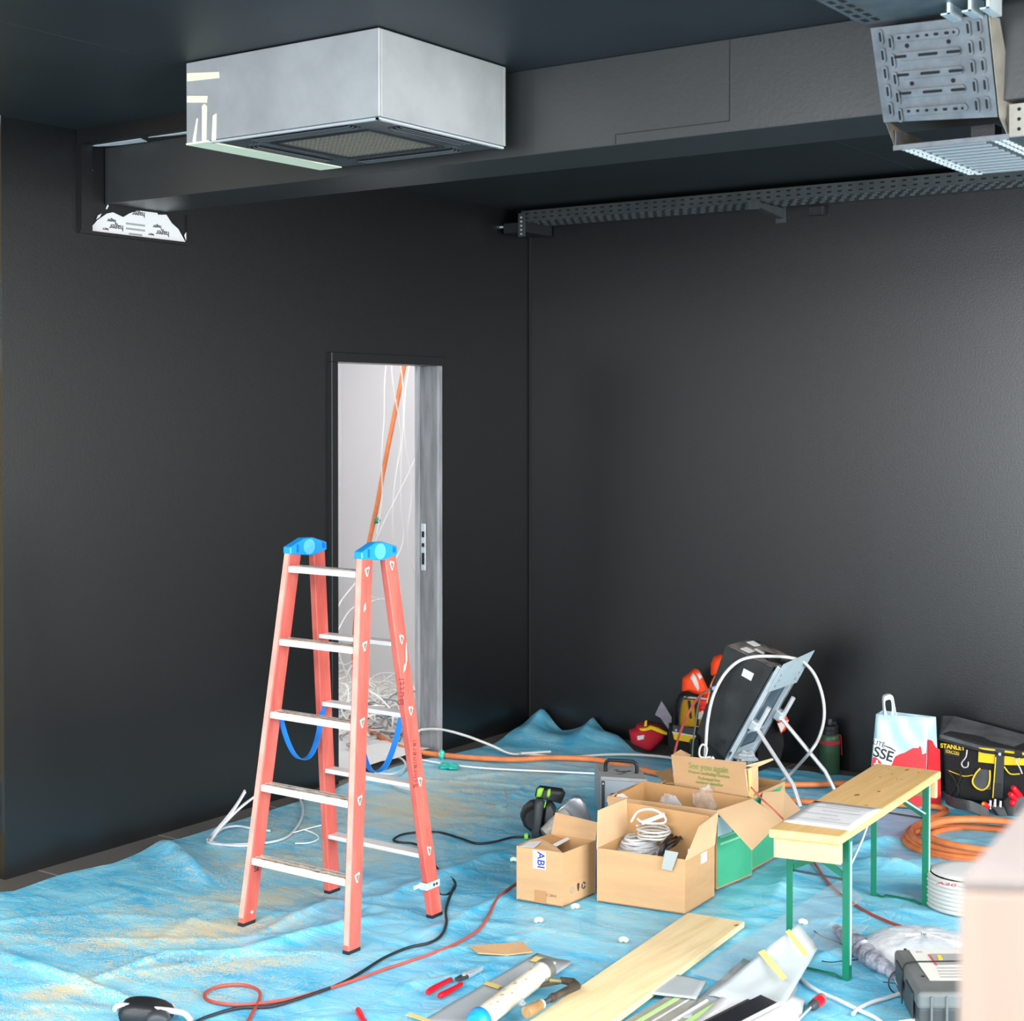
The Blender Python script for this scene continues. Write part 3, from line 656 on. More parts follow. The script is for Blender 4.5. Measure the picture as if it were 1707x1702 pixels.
# ================================================================== STEP LADDER
def ladder():
    t = thing('step_ladder', 'red double-sided wooden step ladder with aluminium treads and blue hinge caps', 'ladder', (1.34, -3.09, 0))
    zt = 1.262
    def xr(side, z):   # outer face
        return 1.580 - .078 * z / zt if side > 0 else 1.082 + .072 * z / zt
    def yf(z): return -3.322 + .158 * z / zt      # front face of the front rails
    def yr(z): return -2.828 - .158 * z / zt      # back face of the rear rails
    for side in (1, -1):
        for fr in (1, 0):
            def sect(z):
                xo = xr(side, z); xi = xo - side * .026
                y0 = yf(z) if fr else yr(z) - .058
                return [(xo, y0, z), (xo, y0 + .058, z), (xi, y0 + .058, z), (xi, y0, z)]
            zb = .012
            o = MB().hexa([Vector(p) for p in sect(zb)], [Vector(p) for p in sect(zt)]).build('rail', m_red, t, bevel=.003)
            if fr:
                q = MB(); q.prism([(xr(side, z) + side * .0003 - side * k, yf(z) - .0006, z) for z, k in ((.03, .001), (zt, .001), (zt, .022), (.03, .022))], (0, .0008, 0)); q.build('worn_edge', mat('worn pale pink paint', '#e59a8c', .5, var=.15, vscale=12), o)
            c = sect(0); q = MB(); q.hexa([Vector(p) for p in sect(0.0)], [Vector(p) for p in sect(.013)]); q.build('rubber_foot', m_black_rubber, o)
            if side > 0:
                # the rung ends showing through the outer face: framed triangles
                for k, z in enumerate((.235, .478, .725, .972, 1.215)):
                    if not fr and k == 4: z = 1.225
                    xo = xr(1, z); yc = (yf(z) + .03) if fr else (yr(z) - .03)
                    sgn = 1 if fr else -1
                    def tri(s_): 
                        P = [(-.62, .55), (.62, .85), (-.05, -1.0)] if fr else [(-.62, .85), (.62, .55), (.05, -1.0)]
                        P2 = []
                        for i in range(3):
                            a_, b_ = Vector(P[i]), Vector(P[(i + 1) % 3])
                            P2 += [a_.lerp(b_, .15), a_.lerp(b_, .85)]
                        return [(p.x * s_, p.y * s_) for p in P2]
                    MB().prism([(xo + .0002, yc + a * .021, z + b * .021) for a, b in [(x_ / 1, y_ / 1) for x_, y_ in tri(1.0)]], (.0016, 0, 0)).build('rung_end_frame', m_white, o)
                    MB().prism([(xo + .0018, yc + a * .021, z + b * .021) for a, b in tri(.68)], (.0008, 0, 0)).build('rung_end', mat('dull rung end', '#7b7a6e', .5, var=.2, vscale=200), o)
            else:
                if fr: MB(frame((xr(-1, .06) + .0265, yf(.06) + .03, .045), (1, 0, 0), (0, 1, 0), (0, 0, 1))).cyl((0, 0, 0), (.003, 0, 0), .006).build('bolt', m_steel, o)
    # treads: deep in front, narrow at the back
    for z in (.222, .468, .714, .960, 1.208):
        xa = xr(-1, z) + .026; xb = xr(1, z) - .026; y0 = yf(z) + .002
        q = MB()
        prof = [(0, -.012), (0, .006), (.006, .010), (.008, .007), (.018, .007), (.020, .010), (.030, .010), (.032, .006), (.040, .006), (.042, .010), (.052, .010), (.056, .006), (.056, -.004), (.010, -.006), (.008, -.012)]
        q.prism([(xa, y0 + a, z + b) for a, b in prof], (xb - xa, 0, 0)); o = q.build('tread', m_alu, t)
        q = MB()
        for a in (.008, .032): q.bb((xa + .01, y0 + a + .0005, z + .0085), (xb - .01, y0 + a + .0095, z + .0108))
        q.build('grip_strip', mat('dusty dark grip strip', '#57493a', .8, col2='#c9bfa8', vscale=45, stretch=(1, 3, 1)), o)
    for z in (.222, .468, .714, .960):
        xa = xr(-1, z) + .026; xb = xr(1, z) - .026; y0 = yr(z) - .054
        q = MB(); q.bb((xa, y0, z - .012), (xb, y0 + .05, z + .004)); q.build('rear_tread', m_alu, t, bevel=.003)
        MB().bb((xa, y0 - .0008, z + .001), (xb, y0 + .003, z + .005)).build('tread_lip', m_darkgrey, t) if z < 0 else None
    # hinge caps
    for side in (1, -1):
        xo = xr(side, zt) + side * .004; xi = xo - side * .036
        ym = -3.075
        prof = [(yf(zt) - .003, zt - .004), (yf(zt) - .003, zt + .020), (ym - .02, zt + .047), (ym + .02, zt + .047), (yr(zt) + .003, zt + .026), (yr(zt) + .003, zt - .002), (ym + .022, zt - .016), (ym, zt - .014)]
        cp = MB().prism([(xi, a, b) for a, b in prof], (xo - xi, 0, 0)).build('hinge_cap', m_blue, t, bevel=.004)
        for sx in (xo, xi):
            s_ = 1 if sx > (xo + xi) / 2 else -1
            MB().cyl((sx, ym, zt + .016), (sx + s_ * .003, ym, zt + .016), .027).cyl((sx + s_ * .003, ym, zt + .016), (sx + s_ * .006, ym, zt + .016), .006).build('hinge_disc', mat('pale blue plastic', '#5cb4f2', .3), cp, smooth=40)
            MB().prism([(sx + s_ * .0002, yr(zt) - .006, zt + .006), (sx + s_ * .0002, yr(zt) - .006, zt + .022), (sx + s_ * .0002, yr(zt) - .022, zt + .027), (sx + s_ * .0002, yr(zt) - .022, zt + .008)], (s_ * .001, 0, 0)).bb((sx, yf(zt) + .026, zt + .0), (sx + s_ * .001, yf(zt) + .036, zt + .028)).build('cap_rib', mat('deep blue plastic', '#0c66c0', .3), cp)
    # the two spreader straps, hanging slack below the third tread
    for side in (-1, 1):
        z = .70
        xs = xr(side, z) - side * .03
        P = []
        for k in range(25):
            s_ = k / 24; y = (yf(z) + .05) * (1 - s_) + (yr(z) - .05) * s_
            dip = .165 * (1 - abs(2 * s_ - 1) ** 2.4)
            P.append((xs - side * .012 * math.sin(math.pi * s_), y, z - dip))
        q = MB()
        q.sheet([[Vector(p) + Vector((-.012, 0, 0)), Vector(p) + Vector((.012, 0, 0))] for p in P])
        q.build('strap', m_blue_strap, t, solid=.002)
    # metal catch at the foot of the right rear rail
    z = .115; xo = xr(1, z); c = D(714, 1478, (xo, yr(z) - .03, z))
    q = MB(); q.bb((xo, yr(z) - .066, z - .011), (xo + .003, yr(z) + .004, z + .014)); q.bb((xo - .03, yr(z) - .070, z - .011), (xo + .003, yr(z) - .066, z + .014)); q.bb((xo - .034, yr(z) - .098, z - .006), (xo - .028, yr(z) - .066, z + .008))
    q.build('catch_plate', m_steel, t, bevel=.002)
    q = MB()
    for dy in (-.02, -.005): q.cyl((xo + .003, yr(z) + dy - .01, z + .002), (xo + .005, yr(z) + dy - .01, z + .002), .005, n=10)
    q.build('screw', m_darkgrey, t)
    # handwriting on the right rear rail, reading upwards
    def wr(body, u0, v0, u1, v1, size):
        yz = []
        a = X(u0, v0, 1.555); b = X(u1, v1, 1.53)
        for p in (a, b): p.x = xr(1, p.z) + .0012
        d = (b - a).normalized(); n = Vector((1, 0, .06)).normalized(); up = n.cross(d)
        text(body, frame((a + b) / 2, d, up, n), size, mat('pencil marks', '#8a2f33', .8), t, bold=-.0006, spacing=1.05)
    wr('Schreinerei', 694, 1306, 685, 1240, .034)
    wr('Bütti', 676, 1178, 670, 1130, .046)
    z = .19
    text('Sa', frame((xr(-1, z) - .026 + .0525, yf(z) + .03, z), (0, 1, 0), (0, 0, 1), (1, 0, 0)), .028, m_ink, t)
    # worn white scuffs
    sc = MB(); 
    for (u, v, du, dv) in ((603, 1012, 2, 8), (668, 1090, 1.5, 22), (664, 1112, 2, 8)):
        P = [X(u - du, v + dv, 1.5), X(u + du, v + dv * .3, 1.5), X(u + du, v - dv, 1.5), X(u - du * .2, v - dv * .4, 1.5)]
        Q = []
        for p in P:
            q_ = X(*[0, 0][:0] or (0, 0), 0) if False else p.copy(); q_.x = xr(1, p.z) + .0004; Q.append(q_)
        sc.prism(Q, (.0006, 0, 0))
    sc.build('paint_scuff', mat('pale scuff', '#f3cfb6', .7), t)
    return t
ladder()

# ================================================================== BENCH
def bench():
    t = thing('trestle_bench', 'short pine bench with folding dark green steel legs', 'bench', (2.87, -2.2, 0))
    zt = .468
    A, B, C_, D_ = Z(1281, 1382, zt), Z(1401, 1395, zt), Z(1569, 1285, zt), Z(1460, 1272, zt)
    th = .027
    P = [A, B, C_, D_]
    MB().prism([p - Vector((0, 0, th)) for p in P], (0, 0, th)).build('seat_board', m_pine, t, bevel=.005)
    k = MB()
    xd = (B - A).normalized(); yd = (D_ - A).normalized()
    for (s, tt_, r_) in ((.42, .52, .010), (.62, .60, .007), (.55, .95, .008), (.75, .93, .004), (.35, .80, .004), (.45, .86, .004), (.60, .80, .003), (.68, .80, .003), (.3, .93, .004)):
        c = A.lerp(B, s).lerp(D_.lerp(C_, s), tt_)
        k.prism([c + xd * math.cos(a) * r_ * .8 + yd * math.sin(a) * r_ * 1.6 + Vector((0, 0, .0002)) for a in [2 * math.pi * i / 10 for i in range(10)]], (0, 0, .0006))
    k.build('knot', mat('wood knot', '#9a7038', .6), t)
    for (q0, q1, off) in ((A, B, .012), (D_, C_, -.05)):
        a = q0.lerp(q1, .05) + yd * off; b = q0.lerp(q1, .985) + yd * off
        MB().prism([a - UP * (th + .062), b - UP * (th + .062), b - UP * (th + .0005), a - UP * (th + .0005)], yd * .02).build('apron', m_pine_face, t, bevel=.003)
    for (ya, sgn) in ((-2.61, 1), (-1.775, -1)):
        xl, xr_ = (2.785, 2.972) if sgn > 0 else (2.725, 2.915)
        ztop = zt - th - .001
        for x, ang in ((xl, -1), (xr_, 1)):
            q = MB(); q.bb((x - .011, ya - .003 * 1, .004), (x + .011, ya, ztop)); q.bb((x - .011 if ang < 0 else x + .008, ya, .004), (x - .008 if ang < 0 else x + .011, ya + .022, ztop))
            q.build('leg', m_green, t, bevel=.0015)
        xm = (xl + xr_) / 2
        q = MB()
        for s_ in (-1, 1):
            xe = xl if s_ < 0 else xr_
            z_ = ztop - .062
            q.prism([(xe - s_ * .010, ya + .002, z_ - .065), (xe - s_ * .010, ya + .002, z_ - .045), (xm + s_ * .004, ya + .002, z_ - .0 + .006), (xm + s_ * .004, ya + .002, z_ - .024)], (0, .004, 0))
        q.prism([(xm - .03, ya + .0015, ztop - .045), (xm + .03, ya + .0015, ztop - .045), (xm + .012, ya + .0015, ztop - .085), (xm - .012, ya + .0015, ztop - .085)], (0, .005, 0))
        q.build('brace', m_green, t)
        MB().cyl((xl, ya + .006, ztop - .13), (xr_, ya + .006, ztop - .13), .0035, n=10).build('cross_rod', m_darkgrey, t, smooth=50)
        q = MB(); P = [(xl, ya + .004, .010), (xl + .03, ya + .004, .004), (xl + .045, ya + .004, .013), (xr_ - .04, ya + .004, .013), (xr_ - .02, ya + .004, .004), (xr_, ya + .004, .010)]
        q.tube(P, .006, 8, flat=.6); q.build('foot_bar', m_green, t, smooth=50)
        q = MB(); q.box((xr_ + .0125, ya + .008, .24), (.002, .010, .38)); q.build('hinge_strip', m_steel, t)
        P = [(xr_ + .0, ya + sgn * .004, .33), (xr_ - .01, ya + sgn * .15, .40), (xr_ - .02, ya + sgn * .22, zt - th - .008)]
        MB().tube(P, .004, 8).build('locking_stay', m_steel, t, smooth=50)
    return A, B, C_, D_
BA, BB, BC, BD = bench()
# papers on the bench
def flat_sheet(name, label, cat, corners, z, m=m_paper, wav=.002, th=.0008, marks=None, n=8, tear=0, group=None, kids=True):
    P = [Vector((p.x, p.y, z)) for p in corners]
    G = []
    for i in range(n + 1):
        row = []
        for j in range(n + 1):
            s, t_ = j / n, i / n
            p = P[0].lerp(P[1], s).lerp(P[3].lerp(P[2], s), t_)
            p.z += wav * (1 + noise.noise((p.x * 14, p.y * 14, z * 50 + len(label))))
            row.append(p)
        G.append(row)
    o = MB().sheet(G).build(name, m, smooth=60, solid=th); return tag(o, label, cat, group)
ps = [Z(1306, 1370, .470), Z(1419, 1385, .470), Z(1470, 1349, .470), Z(1358, 1335, .470)]
pp = flat_sheet('paper_sheet', 'stack of creased printed papers lying on the near end of the pine bench', 'paper', ps, .4695, wav=.0012, th=.0015)
for i, (t0, s0, s1) in enumerate(((.82, .25, .95), (.74, .1, .8), (.45, .05, .6), (.3, .4, .7), (.2, .1, .9), (.6, .3, .85))):
    a = ps[0].lerp(ps[3], t0); b = ps[1].lerp(ps[2], t0)
    q = MB(); p0, p1 = a.lerp(b, s0), a.lerp(b, s1); d = (ps[3] - ps[0]).normalized() * .0025
    q.prism([Vector((p.x, p.y, .4738)) for p in (p0, p1, p1 + d, p0 + d)], (0, 0, .0004)); q.build('printed_line', m_inkgrey, pp)

# ================================================================== MORE SHAPE HELPERS
def V3(p, z): return Vector((p[0], p[1], z))
def plate(P, th=.004, n=None):
    """flat polygon with thickness along its normal"""
    P = [Vector(p) for p in P]
    if n is None:
        n = Vector((0, 0, 0)); c = sum(P, Vector()) / len(P)
        for i in range(len(P)): n += (P[i] - c).cross(P[(i + 1) % len(P)] - c)
    n = Vector(n).normalized()
    return MB().prism([p - n * th / 2 for p in P], n * th)
def puff(PX_, a, depth, prof=((0, .62), (.12, .86), (.35, 1), (.7, 1), (.92, .85), (1, .6)), base=None, m=Matrix.Identity(4)):
    """outline seen from the camera, given real depth, rounded towards front and back"""
    P = [D(u, v, a) for u, v in PX_]; c = sum(P, Vector()) / len(P)
    if base is not None: c.z = base
    q = MB(); V = []
    for (t, s) in prof:
        for p in P: V.append(c + (p - c) * s + FW * depth * t)
    n = len(P); F = [tuple(range(n - 1, -1, -1)), tuple(range((len(prof) - 1) * n, len(prof) * n))]
    for i in range(len(prof) - 1):
        for k in range(n): F.append((i * n + k, i * n + (k + 1) % n, (i + 1) * n + (k + 1) % n, (i + 1) * n + k))
    q.add(V, F); return q
def slab_px(PX_, a, depth): return MB().prism([D(u, v, a) for u, v in PX_], FW * depth)
def carton(name, label, A, B, C_, D_, h, mout, cat='box', th=.004, group=None):
    c = (Vector(A) + Vector(C_)) / 2
    t = thing(name, label, cat, (c[0], c[1], 0), group)
    z0 = .006; P = [V3(p, z0) for p in (A, B, C_, D_)]; cc = sum(P, Vector()) / 4
    q = MB()
    for i in range(4):
        a, b = P[i], P[(i + 1) % 4]; n = (b - a).cross(UP).normalized()
        if n.dot(cc - a) < 0: n = -n
        q.prism([a, b, b + UP * h, a + UP * h], n * th)
    q.prism(P, (0, 0, th))
    q.build('carton_wall', mout, t)
    q = MB()
    for i in range(4):
        a, b = P[i], P[(i + 1) % 4]; n = (b - a).cross(UP).normalized()
        if n.dot(cc - a) < 0: n = -n
        d = (b - a).normalized()
        a2 = a + n * (th + .0004) + d * th; b2 = b + n * (th + .0004) - d * th
        q.prism([a2 + UP * th, b2 + UP * th, b2 + UP * (h - .0008), a2 + UP * (h - .0008)], n * .0006)
    q.prism([p.lerp(cc, .03) + UP * (th + .001) for p in P], (0, 0, .0006))
    q.build('lining', m_card_in, t)
    return t
def PL(u, v, a, b, c):
    n = (Vector(b) - Vector(a)).cross(Vector(c) - Vector(a)); d = ray(u, v)
    return CAM + d * ((Vector(a) - CAM).dot(n) / d.dot(n))
def flap(t, P, m=m_card, th=.0035, name='flap'): return plate(P, th).build(name, m, t)

# ================================================================== SMALL CARTON
A, B, C_ = Z(861, 1502), Z(938, 1515), Z(993, 1491)
D_ = A + (C_ - B)
sb = carton('cardboard_carton', 'small brown cardboard carton with a white ABI label, beside the larger open carton', A, B, C_, D_, .190, m_card)
h = .196
a, b, c, d = (V3(p, h) for p in (A, B, C_, D_))
top = a.lerp(d, 1)
mid1 = Z(912, 1402, h + .012); 
flap(sb, [a, b, Z(927, 1412, h + .005), Z(912, 1404, h + .010), Z(900, 1398, h + .012), Z(882, 1401, h + .006)])
flap(sb, [d.lerp(a, .0), Z(882, 1402, h - .0), Z(925, 1408, h - .015), Z(966, 1387, h - .005)], m_card_in)
flap(sb, [d + Vector((.004, 0, 0)), c, D(997, 1371, c), D(926, 1354, d)], m_card)
e = Z(925, 1407, h - .010)
plate([Z(921, 1408, h - .008), Z(966, 1385, h + .002), Z(970, 1388, h - .002), Z(928, 1411, h - .012)], .002).build('label_strip', m_paper, sb)
fx = (B - A).normalized(); fn = fx.cross(UP).normalized()
if fn.dot(CAM - A) < 0: fn = -fn
def facept(o, dx, z): return V3(o, 0) + fx * dx + UP * z
def on_face(o, X_, N_, u0, u1, z0, z1, off=.0006, th=.0005): 
    return MB().prism([V3(o, 0) + X_ * u0 + UP * z0 + N_ * off, V3(o, 0) + X_ * u1 + UP * z0 + N_ * off, V3(o, 0) + X_ * u1 + UP * z1 + N_ * off, V3(o, 0) + X_ * u0 + UP * z1 + N_ * off], N_ * th)
W_ = (B - A).length
on_face(A, fx, fn, W_ * .36, W_ * .64, .128, .192).build('label', m_paper, sb)
text('ABI', frame(V3(A, 0) + fx * W_ * .53 + UP * .160 + fn * .0016, -UP, fx, fn), .040, m_blue_ink, sb, bold=.0006)
on_face(A, fx, fn, W_ * .41, W_ * .42, .135, .185, .0012).build('label_print', m_inkgrey, sb)
on_face(A, fx, fn, W_ * .40, W_ * .65, .008, .052).build('parcel_tape', m_browntape, sb)
text('C 2010', frame(V3(A, 0) + fx * W_ * .76 + UP * .040 + fn * .0008, fx, UP, fn), .013, mat('faint stamp', '#8a6a44', .8), sb)
plate([Z(867, 1411, h + .005), Z(882, 1403, h + .008), Z(903, 1402, h + .012), Z(890, 1413, h + .008)], .001).build('shipping_label', m_paper, sb)
rx = (C_ - B).normalized(); rn = rx.cross(UP).normalized()
if rn.dot(CAM - B) < 0: rn = -rn
L_ = (C_ - B).length
for k, (s_, r_) in enumerate(((.28, .012), (.46, .009), (.62, .013))):
    q = MB(); o = V3(B, 0) + rx * L_ * s_ + UP * .052 + rn * .0006
    n = 14
    if k == 1:
        q.prism([o + rx * x_ + UP * y_ for x_, y_ in ((-.007, .004), (.007, .004), (.002, -.012), (-.002, -.012))], rn * .0005)
        q.prism([o + rx * (.007 * math.cos(t_)) + UP * (.010 + .007 * math.sin(t_)) for t_ in [2 * math.pi * i / 12 for i in range(12)]], rn * .0005)
    else:
        for j in range(3):
            a0_, a1_ = 2 * math.pi * j / 3 + .2, 2 * math.pi * (j + 1) / 3 - .25
            pts = [o + rx * (r_ * math.cos(a_)) + UP * (r_ * math.sin(a_)) for a_ in np.linspace(a0_, a1_, 5)] + [o + rx * (r_ * .6 * math.cos(a_)) + UP * (r_ * .6 * math.sin(a_)) for a_ in np.linspace(a1_, a0_, 5)]
            q.prism(pts, rn * .0005)
    q.build('printed_symbol', m_inkgrey if k == 0 else m_ink, sb)

# ================================================================== LARGE OPEN CARTON WITH CABLES
A, B, C_ = Z(995, 1505), Z(1142, 1527), Z(1191, 1497)
D_ = A + (C_ - B) * .97
h = .192
lb = carton('cardboard_carton', 'large open brown cardboard carton holding white cables and black leads', A, B, C_, D_, h - .002, m_card)
a, b, c, d = (V3(p, h) for p in (A, B, C_, D_))
flap(lb, [a, d, D(1044, 1331, d), D(997, 1351, a)], m_card_pale)
flap(lb, [b, c, D(1197, 1353, c), D(1166, 1377, b + (c - b) * .4)], m_card_pale)
flap(lb, [d, c, D(1183, 1360, c), D(1045, 1337, d)], m_card_in)
rx = (C_ - B).normalized(); rn = rx.cross(UP).normalized()
if rn.dot(CAM - B) < 0: rn = -rn
L_ = (C_ - B).length
on_face(B, rx, rn, L_ * .52, L_ * .72, .150, .186).build('label', mat('pale blue label', '#cfe3ea', .7), lb)
# contents
cc = (a + c) / 2
def coil_pts(c, r, turns, seed, zr=.012, ecc=1.0, jit=.12):
    rr = random.Random(seed); P = []
    n = int(turns * 9)
    for i in range(n + 1):
        t_ = 2 * math.pi * i / 9
        q = r * (1 + rr.uniform(-jit, jit))
        P.append(Vector(c) + Vector((q * math.cos(t_), q * ecc * math.sin(t_), zr * i / n + rr.uniform(-.002, .002))))
    return P
kc = Z(1088, 1385, .235)
whc = thing('white_cable_coil', 'coil of thick white cable on top of the bagged cables in the large carton', 'cable', kc)
MB().tube(smooth_path(coil_pts(Vector((kc.x - .0, kc.y + .005, .205)), .055, 3.6, 4, .045), 5), .0042, 8).build('loops', m_offwhite, whc, smooth=60)
MB().tube(smooth_path([D(1052, 1370, kc), D(1065, 1352, kc), D(1090, 1350, kc), D(1108, 1362, kc), D(1106, 1372, kc), D(1075, 1372, kc), D(1062, 1365, kc)], 6), .0045, 8).build('top_loop', m_offwhite, whc, smooth=60)
MB().tube([D(1070, 1372, kc), D(1108, 1358, kc)], .008, 10).build('plug', m_white, whc, smooth=50)
# clear bag with coiled wire
kc = Z(1065, 1415, .16)
bag = thing('bagged_cable', 'clear plastic bag of coiled grey cable inside the large carton', 'bag', (kc.x, kc.y, .01))
for j in range(6): MB().tube(smooth_path(coil_pts(Vector((kc.x - .005, kc.y + .01, .11 + j * .015)), .088 - j * .007, 2.2, 20 + j, .018), 4), .0042, 6).build('cable_turn', m_grey_cable, bag, smooth=60)
q = MB(); G = []
for i in range(13):
    row = []
    for j in range(25):
        ph = math.pi * .5 * i / 12; th_ = 2 * math.pi * j / 24
        r_ = .105 * math.cos(ph * .98) ** .7; z_ = .06 + .145 * math.sin(ph)
        k_ = 1 + .22 * noise.noise((math.cos(th_) * 6, math.sin(th_) * 6, i * .9))
        row.append(Vector((kc.x + r_ * k_ * 1.05 * math.cos(th_), kc.y + .005 + r_ * k_ * .95 * math.sin(th_), z_ * (1 + .08 * noise.noise((j * .7, i * .5, 2))))))
    G.append(row)
q.sheet(G).build('plastic_bag', mat('thin crinkled clear bag', '#e6eaec', .12, alpha=.22, spec=1.0, bump=1.0, bscale=35), bag, smooth=70)
# black leads
for k in range(4):
    c0 = Z(1100 + 8 * k, 1428 - 6 * k, .17)
    P = [Z(1097, 1436 - k * 2, .165), Z(1108, 1418 - 5 * k, .19 + .01 * k), Z(1125, 1408 - 6 * k, .205), Z(1138, 1392 + 2 * k, .20), Z(1142, 1405 + k * 3, .15), Z(1135, 1425, .10)]
    cable('black_lead', ['lowest black lead looped over the edge of the open carton', 'second black lead up in the open carton', 'third black lead up in the open carton', 'uppermost black lead in the open carton'][k], P, .005, m_black_rubber, 'cable', 'black leads in the large carton')
o = MB().box((0, 0, 0), (.05, .03, .06)); o.v = [rotm(.3, .2, .5, Z(1125, 1415, .125)) @ p for p in o.v]; tag(o.build('power_adapter', m_darkgrey, bevel=.006), 'dark grey plug adapter beside the black leads in the carton', 'adapter')
q = MB().box((0, 0, 0), (.012, .11, .17)); q.v = [rotm(0, .12, 0, (2.245, -2.235, .13)) @ p for p in q.v]; tag(q.build('document_stack', m_paper), 'stack of white papers standing upright along the right side of the open carton', 'paper')
q = MB(); a1 = D(1109, 1418, a.lerp(b, .8)); 
P = [Y(1108, 1417, A.y + .02), Y(1131, 1421, A.y + .02), Y(1120, 1452, A.y + .02), Y(1103, 1448, A.y + .02)]
P = [D(1109, 1417, facept(A, .26, .2) + fn * .006), D(1131, 1421, facept(A, .30, .2) + fn * .006), D(1120, 1452, facept(A, .28, .2) + fn * .010), D(1103, 1448, facept(A, .25, .2) + fn * .010)]
tag(plate(P, .002).build('cable_clip_cover', mat('light grey plastic strip', '#989e9d', .35)), 'light grey plastic strip hooked over the front of the large carton', 'plastic piece')

# ================================================================== GREEN CARTON BEHIND IT
g0, g1, g2, g3 = Vector((1.80, -2.095)), Vector((2.235, -2.05)), Vector((2.262, -1.815)), Vector((1.79, -1.81))
h = .293
def two_tone_carton(name, label, P, h):
    t = carton(name, label, *P, h - .002, m_card)
    B_, C2 = P[1], P[2]
    rx = (Vector((C2[0], C2[1], 0)) - Vector((B_[0], B_[1], 0))); L_ = rx.length; rx.normalize(); rn = Vector((rx.y, -rx.x, 0))
    on_face((B_[0], B_[1]), rx, rn, .004, L_ - .004, .014, h - .01, .0006).build('green_print', m_greencard, t)
    return t, rx, rn, L_
gb, rx, rn, L_ = two_tone_carton('cardboard_carton', 'carton with green printed side directly behind the large open carton', [tuple(p) for p in (g0, g1, g2, g3)], h)
for k, z_ in enumerate((.19, .165)):
    on_face(tuple(g1), rx, rn, L_ * .1, L_ * .7, z_, z_ + .008, .0013).build('printed_line', m_pale_green_ink, gb)
on_face(tuple(g1), rx, rn, L_ * .02, L_ * .42, .20, .27, .0018).build('pale_label', mat('pale blue label', '#cfe3ea'), gb)
a, b, c, d = (V3(p, h) for p in (g0, g1, g2, g3))
cc_ = D(1304, 1367, c + Vector((.10, 0, 0)))
flap(gb, [b, c, cc_, PL(1254, 1417, b, c, cc_)], m_card_pale, .004)
flap(gb, [a, d, D(1058, 1316, d), D(1028, 1322, a), D(1012, 1337, a)], m_card)
plate([D(1024, 1334, a + FW * .02), D(1029, 1324, a + FW * .02), D(1058, 1320, d), D(1043, 1333, a + FW * .08)], .001).build('white_label', m_paper, gb)
# wrapped things inside it
def crumple(name, label, cat, c, r, m, seed, sq=(1, 1, 1), parent=None):
    q = MB(); G = []
    for i in range(15):
        row = []
        for j in range(21):
            ph = math.pi * i / 14; th_ = 2 * math.pi * j / 20
            dirv = Vector((math.sin(ph) * math.cos(th_), math.sin(ph) * math.sin(th_), math.cos(ph)))
            k_ = 1 + .45 * noise.noise(dirv * 2.2 + Vector((seed, 0, 0))) + .18 * noise.noise(dirv * 6 + Vector((0, seed, 0)))
            row.append(Vector(c) + Vector((dirv.x * sq[0], dirv.y * sq[1], dirv.z * sq[2])) * r * k_)
        G.append(row)
    o = q.sheet(G).build(name, m, parent, smooth=35)
    return tag(o, label, cat) if parent is None else o
m_crinkle = mat('thin crinkled clear bag', '#e6eaec')
c0 = Z(1113, 1340, .235); crumple('plastic_bag', 'crumpled clear bag at the back left inside the green carton', 'bag', c0, .035, m_crinkle, 3)
c0 = Z(1176, 1338, .25); crumple('plastic_bag', 'crumpled clear bag rising at the right inside the green carton', 'bag', c0, .045, m_crinkle, 8, (1, .8, 1.3))
p_ = [Z(1098, 1343, .24), Z(1125, 1326, .30), Z(1140, 1348, .27), Z(1120, 1356, .22)]
tag(plate(p_, .0015).build('leaflet', m_paper), 'folded white leaflet poking up inside the green carton', 'leaflet')

# ================================================================== CARTON 'See you again'
k0, k1, k2, k3 = (1.84, -1.795), (2.235, -1.79), (2.232, -1.47), (1.83, -1.47)
h = .285
sy, rx, rn, L_ = two_tone_carton('cardboard_carton', 'rearmost carton whose raised flap reads See you again', [k0, k1, k2, k3], h)
a, b, c, d = (V3(p, h) for p in (k0, k1, k2, k3))
p0, p1, p2, p3 = D(1125, 1312, a), D(1246, 1329, b), D(1243, 1271, b + FW * .04), D(1119, 1258, a + FW * .04)
flap(sy, [p0, p1, p2, p3], m_card)
ex_ = (p1 - p0).normalized(); ey_ = (p3 - p0); ey_ = (ey_ - ex_ * ey_.dot(ex_)).normalized(); nn = ex_.cross(ey_)
if nn.dot(CAM - p0) < 0: nn = -nn
cp = (p0 + p1 + p2 + p3) / 4
def at2(s, t_): return p0.lerp(p1, s).lerp(p3.lerp(p2, s), t_) + nn * .0025
text('See you again', frame(at2(.50, .72), ex_, ey_, nn), .034, m_green_ink, sy)
for k, (t_, wd) in enumerate(((.53, .44), (.38, .30), (.25, .34))):
    text(['Weitere nachhaltige Kartons', 'Packungsgrösse', 'wiederverwendbar'][k], frame(at2(.50, t_), ex_, ey_, nn), .0165, m_green_ink, sy)
flap(sy, [D(1242, 1283, b + FW * .03), D(1263, 1275, b + FW * .12), D(1264, 1336, b + FW * .12), D(1248, 1328, b)], m_card_pale)
plate([D(1247, 1284, b + FW * .027), D(1253, 1281, b + FW * .04), D(1256, 1330, b + FW * .03), D(1250, 1329, b + FW * .0)], .0015).build('yellow_tape', m_ytape, sy)
flap(sy, [D(1239, 1277, b + FW * .05), D(1287, 1264, b + FW * .22), D(1289, 1267, b + FW * .22), D(1262, 1279, b + FW * .12)], m_card_pale)
flap(sy, [D(1092, 1288, d), D(1118, 1281, d), D(1123, 1306, a), D(1108, 1306, a + FW * .02)], m_card_in)
flap(sy, [D(1121, 1258, a + FW * .05), D(1134, 1250, a + FW * .1), D(1152, 1259, a + FW * .12), D(1148, 1262, a + FW * .06)], m_card)
